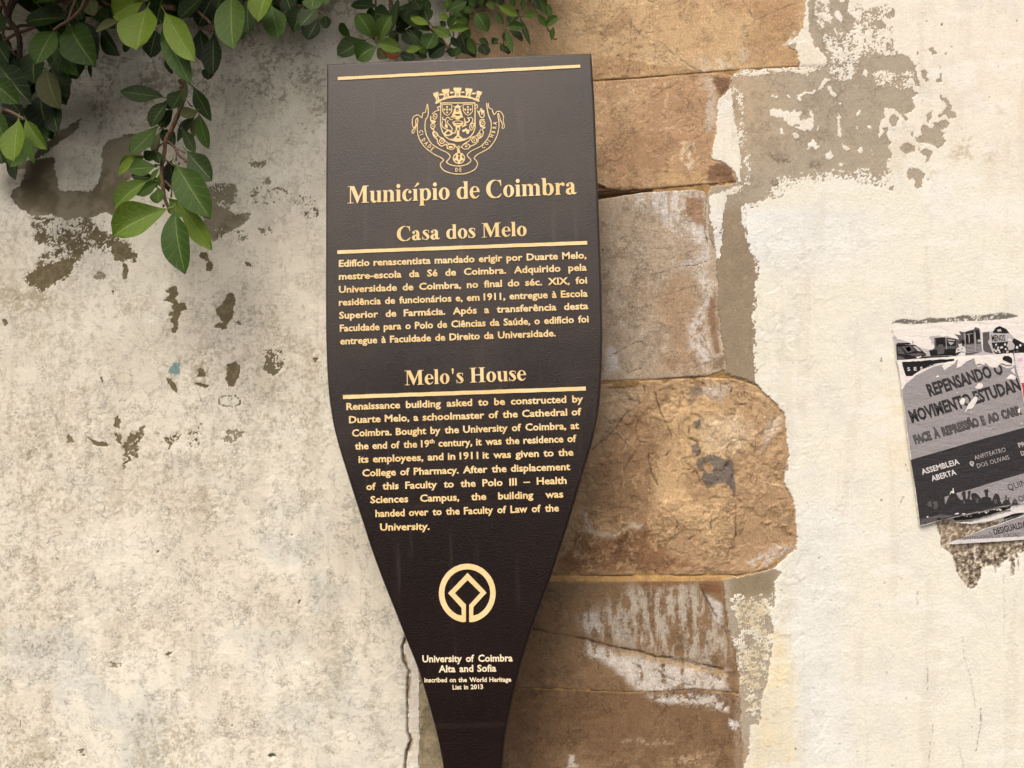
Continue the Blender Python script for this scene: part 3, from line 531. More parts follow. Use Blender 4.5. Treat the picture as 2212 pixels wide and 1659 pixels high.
        for p, w_, dk in (([(640,710),(850,650),(1000,630),(1090,600),(1100,540)], 2.0, .75), ([(340,1310),(430,1260),(560,1190),(660,1180)], 2.0, .75), ([(430,1440),(520,1410),(600,1380)], 1.4, .6), ([(310,345),(560,370),(800,400),(900,430),(1090,440)], 1.2, .5), ([(560,510),(850,510),(1120,490)], 1.2, .5), ([(680,870),(800,850),(960,790),(1080,775)], 1.3, .5), ([(770,870),(840,880)], 1.8, .7), ([(640,560),(780,600),(1000,520)], 1.1, .4), ([(1075,130),(1065,250),(1060,400),(1085,470)], 1.6, .7),
                        ([(700,900),(710,1100),(730,1300)], 1.1, .4), ([(640,990),(900,985),(1130,990)], 1.0, .35), ([(760,1130),(1000,1100),(1160,1075)], 1.1, .4), ([(900,1400),(1100,1340),(1180,1290)], 1.1, .5), ([(1130,760),(1140,900),(1170,1150)], 1.3, .5)):
            crackl(VT(p), w_, 1.3, dk)
        c = VT([(320, 523)])[0]; mixc(C, lin((60, 28, 14)), sst(np.hypot((X-c[0]), (Y-c[1])*.7), 2.4, 1.4))
    if k == 3:
        C[:] = lin((172, 137, 92)); mixc(C, lin((200, 164, 108)), M(VU([(950,180),(1300,160),(1500,300),(1640,600),(1500,700),(1400,900),(1350,1250),(1100,1150),(950,1000),(1000,640),(1070,560)]), 30)*sst(big*.5+med*.5, .2, .6)*.85)
        mixc(C, lin((128, 88, 48)), M(VU([(740,1130),(880,1130),(1030,1200),(1050,1300),(1250,1380),(1000,1420),(300,1430),(450,1150),(700,1180)]), 12)*.85); mixc(C, lin((150, 114, 72)), M(VU([(700,280),(900,300),(960,600),(950,900),(900,1120),(720,1140),(520,1000),(560,700),(720,620)]), 16)*.7)
        mixc(C, lin((170, 146, 112)), M(VU([(620,200),(860,190),(860,300),(700,480),(560,600)]), 12)*.7); mixc(C, lin((192, 172, 140)), M(VU([(1250,420),(1500,380),(1620,500),(1500,640),(1300,620)]), 20)*.6)
        mixc(C, lin((188, 176, 160)), M(VU([(1300,160),(1460,200),(1400,300),(1250,260)]), 10)*.7); mixc(C, lin((196, 180, 156)), M(VU([(480,980),(560,1140),(700,1170),(800,1100),(880,1110),(880,1130),(740,1130),(690,1190),(520,1160)]), 4)*.8)
        mixc(C, lin((196, 184, 164)), M(VU([(1700,400),(1790,380),(1800,460),(1720,560),(1640,640)]), 8)*.5); mixc(C, lin((196, 186, 170)), M(VU([(1560,1340),(1700,1290),(1800,1220),(1860,1240),(1740,1360),(1600,1400)]), 8)*sst(fin, .3, .7)*.8)
        mixc(C, lin((206, 172, 118)), sst(fin*.5+med*.5, .68, .85)*.5)
        lich = np.maximum.reduce([M(VU([(1250,660),(1330,640),(1400,670),(1440,700),(1480,690),(1490,780),(1490,880),(1470,900),(1440,830),(1380,830),(1310,850),(1270,810),(1280,760),(1250,720)]), 2)*(1-M(VU([(1275,705),(1310,695),(1340,720),(1320,765),(1285,750)]), 2)), M(VU([(1190,590),(1240,560),(1260,620),(1240,650),(1200,630)]), 2), M(VU([(1210,430),(1260,425),(1270,450),(1235,475)]), 2), M(VU([(1170,220),(1240,180),(1280,240),(1240,270),(1200,350),(1175,340)]), 4)*.55, M(VU([(1455,1235),(1490,1235),(1480,1265)]), 2)*.8])
        mixc(C, lin((104, 97, 88)), lich*.9); h += lich*1.2
        f1 = fbm(Xw, Yw, 85, 5, 107); f2 = fbm(Xw, Yw, 38, 5, 108)
        h += 4.0*sst(f1, .45, .55)+2.0*sst(f2, .475, .525)+2.4*(fbm(X, Y, 13, 4, 109, .75)-.5)*2*sst(uni(f1), .3, .8)
        C *= (1+.10*(sst(f2, .48, .52)-.5))[:, None]
        for p, w_, dk in (([(550,615),(680,500),(760,390),(880,300),(890,190)], 2, .7), ([(960,240),(1000,380),(1060,500),(1080,600),(1040,650)], 2.6, .8), ([(880,560),(820,650),(760,740),(740,850),(735,1000)], 1.8, .6), ([(850,430),(830,490),(860,560),(900,570)], 2, .7), ([(920,640),(940,760),(980,850)], 2.8, .8), ([(900,1130),(910,980),(930,870)], 2, .6), ([(1180,460),(1190,540),(1240,560)], 3, .85), ([(1160,600),(1160,700),(1230,760),(1270,850),(1310,860),(1320,1000),(1330,1160)], 1.8, .6),
                        ([(1480,870),(1490,1000),(1490,1180)], 2.2, .8), ([(1470,200),(1450,260)], 1.6, .6), ([(1590,200),(1590,350),(1600,420),(1640,480),(1610,660)], 1.6, .55), ([(1480,320),(1690,320)], 1.3, .5), ([(1350,160),(1410,190),(1480,170),(1560,190)], 2, .7), ([(690,1180),(700,1260),(700,1330)], 1.5, .5), ([(560,840),(640,850),(720,800)], 1.2, .4), ([(560,760),(620,720),(570,800)], 1.3, .4), ([(1140,740),(1200,750),(1240,770)], 2, .7), ([(1140,240),(1150,300)], 2, .6), ([(1060,1270),(1150,1300),(1160,1230)], 1.4, .5), ([(720,400),(1000,700)], .9, .3), ([(1000,990),(1120,1100),(1080,1180),(1030,1250)], 1.6, .5), ([(1640,960),(1840,930)], 1.2, .4), ([(1600,760),(1830,740)], 1.2, .35)):
            crackl(VU(p), w_, 2.2, dk)
        for p in ([(600,400),(760,540),(860,640)], [(520,1000),(720,1040)], [(1380,1000),(1300,1150),(1240,1080)], [(1600,560),(1820,480)], [(1640,820),(1820,860)], [(1660,1120),(1720,1200)], [(740,700),(760,860)], [(460,1220),(440,1280)], [(1000,1300),(1100,1400)], [(1620,450),(1740,360)]): crackl(VU(p), 1.4, -1, .55, (212, 188, 148))
    if k == 4:
        C[:] = lin((136, 106, 68)); mixc(C, lin((124, 92, 54)), sst(big, .4, .9)*.4)
        up = M(VV([(1000,190),(1440,180),(1480,240),(1560,380),(1650,520),(1640,740),(1300,660),(900,560),(700,500),(660,400),(880,300)]), 22)
        mixc(C, lin((178, 166, 146)), up*sst(vs*.65+fin*.35, .22, .66)*.9)
        mixc(C, lin((206, 197, 182)), M(VV([(700,560),(900,620),(1150,670),(1640,760),(1640,880),(1480,900),(1080,920),(960,820),(860,720),(700,640)]), 10)*sst(vs*.4+fin*.6, .08, .5)*.92)
        mixc(C, lin((184, 150, 96)), M(VV([(820,600),(1040,620),(1300,680),(1640,760),(1640,800),(1200,700),(900,640)]), 3)*.6)
        mixc(C, lin((204, 197, 186)), M(VV([(1500,250),(1600,300),(1620,440),(1560,400)]), 5)*.8); mixc(C, lin((190, 180, 168)), M(VV([(690,360),(790,380),(810,520),(690,490)]), 6)*sst(vs, .3, .6)*.7)
        mixc(C, lin((128, 84, 46)), M(VV([(1440,160),(1600,160),(1610,240),(1540,240),(1480,220)]), 5)*.9); mixc(C, lin((132, 90, 50)), M(VV([(1000,150),(1440,150),(1300,180),(1080,195)]), 4)*.8); mixc(C, lin((126, 102, 70)), M(VV([(430,150),(880,160),(860,200),(420,300)]), 14)*.7)
        mixc(C, lin((150, 132, 104)), sst(Xw, 1590, 1600)*.8*(Y > 1380))
        h += 1.0*(fbm(X, Y, 60, 5, 110)-.5)*2+1.2*sst(fbm(Xw, Yw, 110, 4, 111), .49, .51)
        low = sst(Y-np.interp(X, *np.array(VV([(340,480),(560,520),(760,560),(930,600),(1160,660),(1350,680),(1650,765)])).T), -1, 1); h -= 2.5*low
        for p, w_, dk, dp_ in (([(340,470),(440,495),(560,512),(700,540),(850,585),(930,600),(1060,625),(1160,655),(1340,672),(1500,712),(1655,755)], 3.0, .85, 3.5), ([(1455,180),(1500,260),(1550,360),(1600,440),(1650,510)], 3.0, .85, 3.2), ([(1160,660),(1180,760),(1230,795),(1290,820),(1400,850),(1440,880),(1480,900)], 1.8, .7, 2), ([(1210,720),(1235,790)], 2.2, .7, 2), ([(980,690),(1080,740),(1180,775)], 1.2, .45, 1), ([(460,265),(700,258),(950,250),(1200,225),(1420,205)], 1.0, .35, .8), ([(1645,520),(1640,760),(1620,880)], 1.8, .5, 1.5), ([(1650,560),(1700,620)], 1.6, .5, 1.5)):
            crackl(VV(p), w_, dp_, dk)
    if k == 5:
        C[:] = lin((124, 94, 58)); mixc(C, lin((146, 116, 76)), sst(Y, 1580, 1660)*sst(med, .25, .8)*.8); mixc(C, lin((108, 78, 44)), sst(hs*.5+big*.5, .5, .8)*.5)
        mixc(C, lin((206, 198, 184)), M(VV([(1080,915),(1500,900),(1640,920),(1650,1030),(1540,1000),(1350,975),(1200,960)]), 8)*sst(fin, .1, .55)*.9); mixc(C, lin((128, 92, 54)), M(VV([(1560,910),(1650,920),(1640,970),(1570,960)]), 3)*.8)
        mixc(C, lin((200, 188, 168)), M(VV([(575,1310),(610,1320),(640,1402),(560,1402)]), 4)*sst(fin, .2, .6)); mixc(C, lin((190, 160, 118)), M(VV([(1250,1300),(1560,1290),(1560,1402),(1200,1402)]), 14)*sst(hs*.5+fin*.5, .5, .7)*.6)
        mixc(C, lin((186, 166, 132)), M(VV([(900,1140),(1250,1160),(1280,1260),(920,1240)]), 20)*sst(hs*.5+fin*.5, .62, .8)*.5); mixc(C, lin((150, 126, 96)), sst(Xw, 1582, 1592)*.85); mixc(C, lin((206, 200, 190)), M(VV([(1650,1080),(1730,1100),(1720,1160),(1660,1140)]), 4)*sst(fin, .3, .6))
        mixc(C, lin((158, 142, 108)), sst(X, 975, 940)*.9); mixc(C, lin((120, 112, 76)), sst(X, 975, 940)*sst(med, .5, .9)*.7)
        h += 1.0*(fbm(X, Y, 60, 5, 112)-.5)*2+1.1*sst(fbm(Xw, Yw, 60, 5, 113), .49, .51)*sst(Y, 1560, 1640)
        for q in ((703,960),(543,990),(712,838)):
            c = VV([q])[0]; mixc(C, lin((54, 30, 20)), sst(np.hypot(X-c[0], Y-c[1]), 1.9, 1.0))
        for p, w_, dk in (([(1440,1020),(1470,1160),(1440,1300)], 1.0, .35), ([(530,880),(560,1100),(545,1300)], .9, .25)): crackl(VV(p), w_, 1, dk, (176, 150, 112))
    mixc(C, C*.78, sst(fin*.4+med*.6, .66, .9)*.25); mixc(C, np.minimum(C*1.3, .8), sst(uni(fbm(X, Y, 5, 3, 171, .85))*.5+hs*.3+vs*.2, .62, .85)*.28)
    gr_ = C @ np.array([.3, .55, .15], np.float32); C += (gr_[:, None]-C)*.20; C *= 1.12
    h = h*(.5 if k != 3 else .62) + und(X, Y) + .8*(fbm(X, Y, 300, 3, 120+k)-.5)
    A = np.stack([.85+0*X, 1.1+0*X, .9+.1*(k == 3)+0*X, np.ones(n)], -1)
    return C, A, h

def spaced(marks):
    """(start, step) marks -> coordinates"""
    out = []; 
    for (s0, st), (s1, _) in zip(marks[:-1], marks[1:]): out.append(np.arange(s0, s1, st))
    return np.concatenate(out+[[marks[-1][0]]])

GU = spaced([(-2600, 130), (-600, 30), (-80, 2.15), (2290, 26), (2800, 130), (4600, 0)])
_bot = 829.5+FPX*3.0
GV = spaced([(-2200, 130), (-500, 28), (-60, 2.15), (1720, 30), (2300, 100), (3300, 0)])
XX, YY = np.meshgrid(GU, GV); nu, nv = len(GU), len(GV)
X = XX.ravel(); Y = YY.ravel()
# region of the stone column (joints included)
ZONE = [(985, -420), (1743, -420), (1741, 0), (1737, 60), (1725, 75), (1708, 92), (1702, 100), (1717, 106), (1723, 118), (1728, 144), (1600, 153), (1581, 165), (1580, 182), (1567, 202), (1552, 212), (1547, 291), (1537, 335), (1541, 344), (1563, 351), (1581, 364), (1590, 380), (1592, 397), (1540, 404), (1529, 418), (1531, 503), (1543, 533), (1551, 607), (1548, 652), (1557, 711), (1567, 780), (1569, 806), (1600, 815), (1633, 830), (1651, 846), (1673, 869), (1696, 893), (1705, 980), (1700, 1010), (1695, 1042), (1702, 1060), (1714, 1082), (1723, 1158), (1718, 1186), (1695, 1210), (1663, 1233), (1605, 1246), (1566, 1252), (1568, 1290), (1573, 1336), (1578, 1370), (1592, 1416), (1599, 1460), (1601, 1560), (1606, 1620), (1606, 1860), (903, 1860), (905, 1380), (930, 850)]
Xz, Yz = warp(X, Y, 3.0, 2.6, 26, 6, 2)
zs = sdf(Xz, Yz, ZONE, 60)
left = X < crack_x(Y)
C = np.zeros((len(X), 3), np.float32); U_ = C.copy(); A = np.zeros((len(X), 4), np.float32); Hh = np.zeros(len(X), np.float32)
il = np.nonzero(X < crack_x(Y)+12)[0]; ir = np.nonzero(X > crack_x(Y)-12)[0]
cR, uR, aR, hR = right_fields(X[ir], Y[ir])
xr, yr = X[ir], Y[ir]
# lime strip between the crack and the stones, at the foot of the post
strip = sst(xr, 907, 903)*(yr > 1200)
mixc(cR, lin((222, 214, 198)), strip*sst(uni(fbm(xr, yr, 10, 4, 130)), .12, .3)); mixc(cR, lin((150, 130, 104)), sst(np.abs(xr-crack_x(yr)-2), 7, 2)*sst(uni(fbm(xr, yr, 20, 3, 131)), .4, .6)*(yr > 1200))
# joints: mortar sunk between the blocks
zi = zs[ir] > .8
mc = np.empty((len(xr), 3), np.float32); mc[:] = lin((176, 142, 92)); mixc(mc, lin((120, 96, 62)), uni(fbm(xr, yr, 16, 4, 132))*.7)
mixc(mc, lin((196, 158, 104)), sst(np.abs(yr-1251), 9, 5)*.8); mixc(mc, lin((92, 70, 46)), sst(sdf(xr, yr, VS([(110,1510),(560,1540),(560,1560),(110,1620)]), 10), -1, 2)*.8)
cR[zi] = mc[zi]; uR[zi] = mc[zi]; aR[zi, 3] = 1
hz = und(xr, yr)-2.4 + 1.4*(fbm(xr, yr, 12, 4, 133)-.5)*2 + 1.0*sst(np.abs(yr-1251), 8, 5) - 12*sst(sdf(xr, yr, [(1280,415),(1330,412),(1410,409),(1410,414),(1340,424),(1280,432)], 10), -1, 2)
hR = np.where(zi, np.minimum(hz, hR), hR); aR[zi, 0] = .8; aR[zi, 2] = .6
C[ir] = cR; U_[ir] = uR; A[ir] = aR; Hh[ir] = hR
cL, uL, aL, hL = left_fields(X[il], Y[il]); lm = X[il] < crack_x(Y[il])
C[il[lm]] = cL[lm]; U_[il[lm]] = uL[lm]; A[il[lm]] = aL[lm]; Hh[il[lm]] = hL[lm]+1.0
# the crack itself
dc = np.abs(X-crack_x(Y)-1.2*(fbm(X, Y, 8, 3, 134)-.5)*4); cm = sst(dc, 2.4+1.6*sst(np.abs(Y-1410), 40, 5)+1.2*sst(Y, 1560, 1600), .6)*(Y > 1150)
Hh -= 6*cm; mixc(C, lin((96, 80, 64)), cm*.85)
strp = (X > crack_x(Y)) & (X < 910) & (Y > 1200); A[strp, 3] = 1
# blocks' own area is left out of the backing
deep = np.zeros(len(X), bool)
for st in STONES: deep |= sdf(X, Y, stone_poly(st), 5) > 9
P3 = at(X, Y, WALL_Y); P3[:, 1] -= Hh*.001*1.0
qi = np.arange(nv*nu).reshape(nv, nu); q = np.stack([qi[1:, :-1], qi[1:, 1:], qi[:-1, 1:], qi[:-1, :-1]], -1).reshape(-1, 4)
alld = deep[q].all(1); mleft = left[q].mean(1) >= .5; mz = (zs[q] > 0).mean(1) >= .5
rng = np.random.RandomState(21)
for _ in range(150):                                   # pin holes, drips of dirt and small chips
    px_, py_ = rng.uniform(0, 2212), rng.uniform(0, 1659)
    if 700 < px_ < 1300 or 1290 < px_ < 1600: continue
    i_ = np.nonzero((np.abs(X-px_) < 8) & (np.abs(Y-py_) < 8))[0]; rr = rng.uniform(1.3, 2.6); m_ = sst(np.hypot((X[i_]-px_), (Y[i_]-py_)*rng.uniform(.5, 1.2)), rr, rr*.5)*rng.uniform(.35, .9)
    tmp = C[i_].copy(); mixc(tmp, lin((92, 80, 62)), m_); C[i_] = tmp; Hh[i_] -= .8*m_
P3 = at(X, Y, WALL_Y); P3[:, 1] -= Hh*.001
def part_mesh(name, faces, mat, label):
    used = np.zeros(len(X), bool); used[faces.ravel()] = True; mp = np.cumsum(used)-1
    Ca = np.concatenate([C[used], np.ones((used.sum(), 1))], 1)
    o = mesh_np(name, P3[used], mp[faces], mat, WALL, True, {'Col': Ca, 'Under': np.concatenate([U_[used], np.ones((used.sum(), 1))], 1), 'Aux': A[used]}); o['label'] = label; return o
part_mesh('plaster_coat', q[mleft], M_plaster, 'off-white stained lime plaster left of the post')
part_mesh('plaster_coat', q[~mleft & ~mz], M_paint, 'cream paint peeling off grey-brown render on the right')
part_mesh('mortar_joint', q[~mleft & mz & ~alld], M_stone, 'tan mortar between the limestone blocks')
# solid body of the wall behind the coats
zt = 5.0
pymesh('wall_core', [(-6, WALL_Y+.03, -.2), (7, WALL_Y+.03, -.2), (7, WALL_Y+.6, -.2), (-6, WALL_Y+.6, -.2), (-6, WALL_Y+.03, zt), (7, WALL_Y+.03, zt), (7, WALL_Y+.6, zt), (-6, WALL_Y+.6, zt)],
       [(0, 3, 2, 1), (0, 1, 5, 4), (1, 2, 6, 5), (2, 3, 7, 6), (3, 0, 4, 7), (4, 5, 6, 7)], M_plaster, WALL)
WALL.children[-1].data.color_attributes.new('Col', 'FLOAT_COLOR', 'POINT').data.foreach_set('color', np.tile(np.append(lin((205, 196, 178)), 1), 8).astype(np.float32))
WALL.children[-1].data.color_attributes.new('Under', 'FLOAT_COLOR', 'POINT').data.foreach_set('color', np.tile(np.append(lin((205, 196, 178)), 1), 8).astype(np.float32))
WALL.children[-1].data.color_attributes.new('Aux', 'FLOAT_COLOR', 'POINT').data.foreach_set('color', np.tile([.4, .4, .5, 1], 8).astype(np.float32))

for k, (nm, T, B, L, R) in enumerate(STONES):
    R = np.array(R, float); T = np.array(T, float); B = np.array(B, float)
    v0, v1 = R[0, 0], R[-1, 0]; ns = int((min(v1, 1730)-max(v0, -60))/2.1); nw = int((R[:, 1].max()-L)/2.1)
    s = np.linspace(0, 1, ns+1)
    if v0 < -100: s = np.concatenate([np.linspace(0, (-60-v0)/(v1-v0), 12)[:-1], np.linspace((-60-v0)/(v1-v0), 1, ns)])
    if v1 > 1800: s = np.concatenate([np.linspace(0, (1730-v0)/(v1-v0), ns)[:-1], np.linspace((1730-v0)/(v1-v0), 1, 8)])
    t = np.linspace(0, 1, nw+1); SS, TT = np.meshgrid(s, t, indexing='ij')
    U = L+(np.interp(v0+(v1-v0)*SS, R[:, 0], R[:, 1])+6-L)*TT
    V = np.interp(U, T[:, 0], T[:, 1])*(1-SS)+np.interp(U, B[:, 0], B[:, 1])*SS
    shp = U.shape; u = U.ravel(); vv = V.ravel()
    du = (fbm(u, vv, 18, 4, 140+k)-.5)*3.4; dv = (fbm(u, vv, 18, 4, 150+k)-.5)*1.6
    u = u+du; vv = vv+dv
    c, A_, h = stone_fields(k, u, vv, TT.ravel(), SS.ravel())
    ex = np.minimum(TT*(R[:, 1].mean()-L), (1-TT)*(R[:, 1].mean()-L)); ey = np.minimum(SS*(v1-v0), (1-SS)*(v1-v0)); e = np.minimum(ex, ey).ravel()
    er = 1.5+3.5*fbm(u, vv, 25, 3, 160+k); rel = h-und(u, vv); eR = sst((1-TT.ravel())*(R[:, 1].mean()-L), 4, 20); h = und(u, vv)+(rel-rel.mean())*eR-.6*(1-eR) - 1.1*(1-sst(e, 0, er+1e-3))**1.6
    base = [.2, -.2, 0.0, -.8, -.4, -.4][k]
    Pn = at(u, vv, WALL_Y); Pn[:, 1] -= (h+base-.6)*.001
    n_ = len(u); ring = np.concatenate([np.arange(shp[1]), np.arange(1, shp[0])*shp[1]+shp[1]-1, (shp[0]-1)*shp[1]+np.arange(shp[1]-2, -1, -1), np.arange(shp[0]-2, 0, -1)*shp[1]])
    back = Pn[ring].copy(); back[:, 1] = WALL_Y+.028
    q_ = np.arange(n_).reshape(shp); F = np.stack([q_[1:, :-1], q_[1:, 1:], q_[:-1, 1:], q_[:-1, :-1]], -1).reshape(-1, 4)
    m_ = len(ring); rn = np.roll(ring, -1); bi = n_+np.arange(m_); bn = np.roll(bi, -1); SF = np.stack([ring, rn, bn, bi], -1)
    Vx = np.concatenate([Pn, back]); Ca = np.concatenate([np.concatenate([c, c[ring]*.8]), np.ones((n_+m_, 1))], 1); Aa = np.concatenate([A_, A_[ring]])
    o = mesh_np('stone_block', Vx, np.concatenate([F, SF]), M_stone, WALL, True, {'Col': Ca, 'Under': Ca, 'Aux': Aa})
    o['label'] = ['golden tan top block with fine cracks', 'tan brown block under the top one', 'block with whitish lime bloom and vertical streaks', 'rough fractured block with dark lichen spot', 'brown block crossed by a long diagonal crack', 'smooth dark brown lowest block'][k]
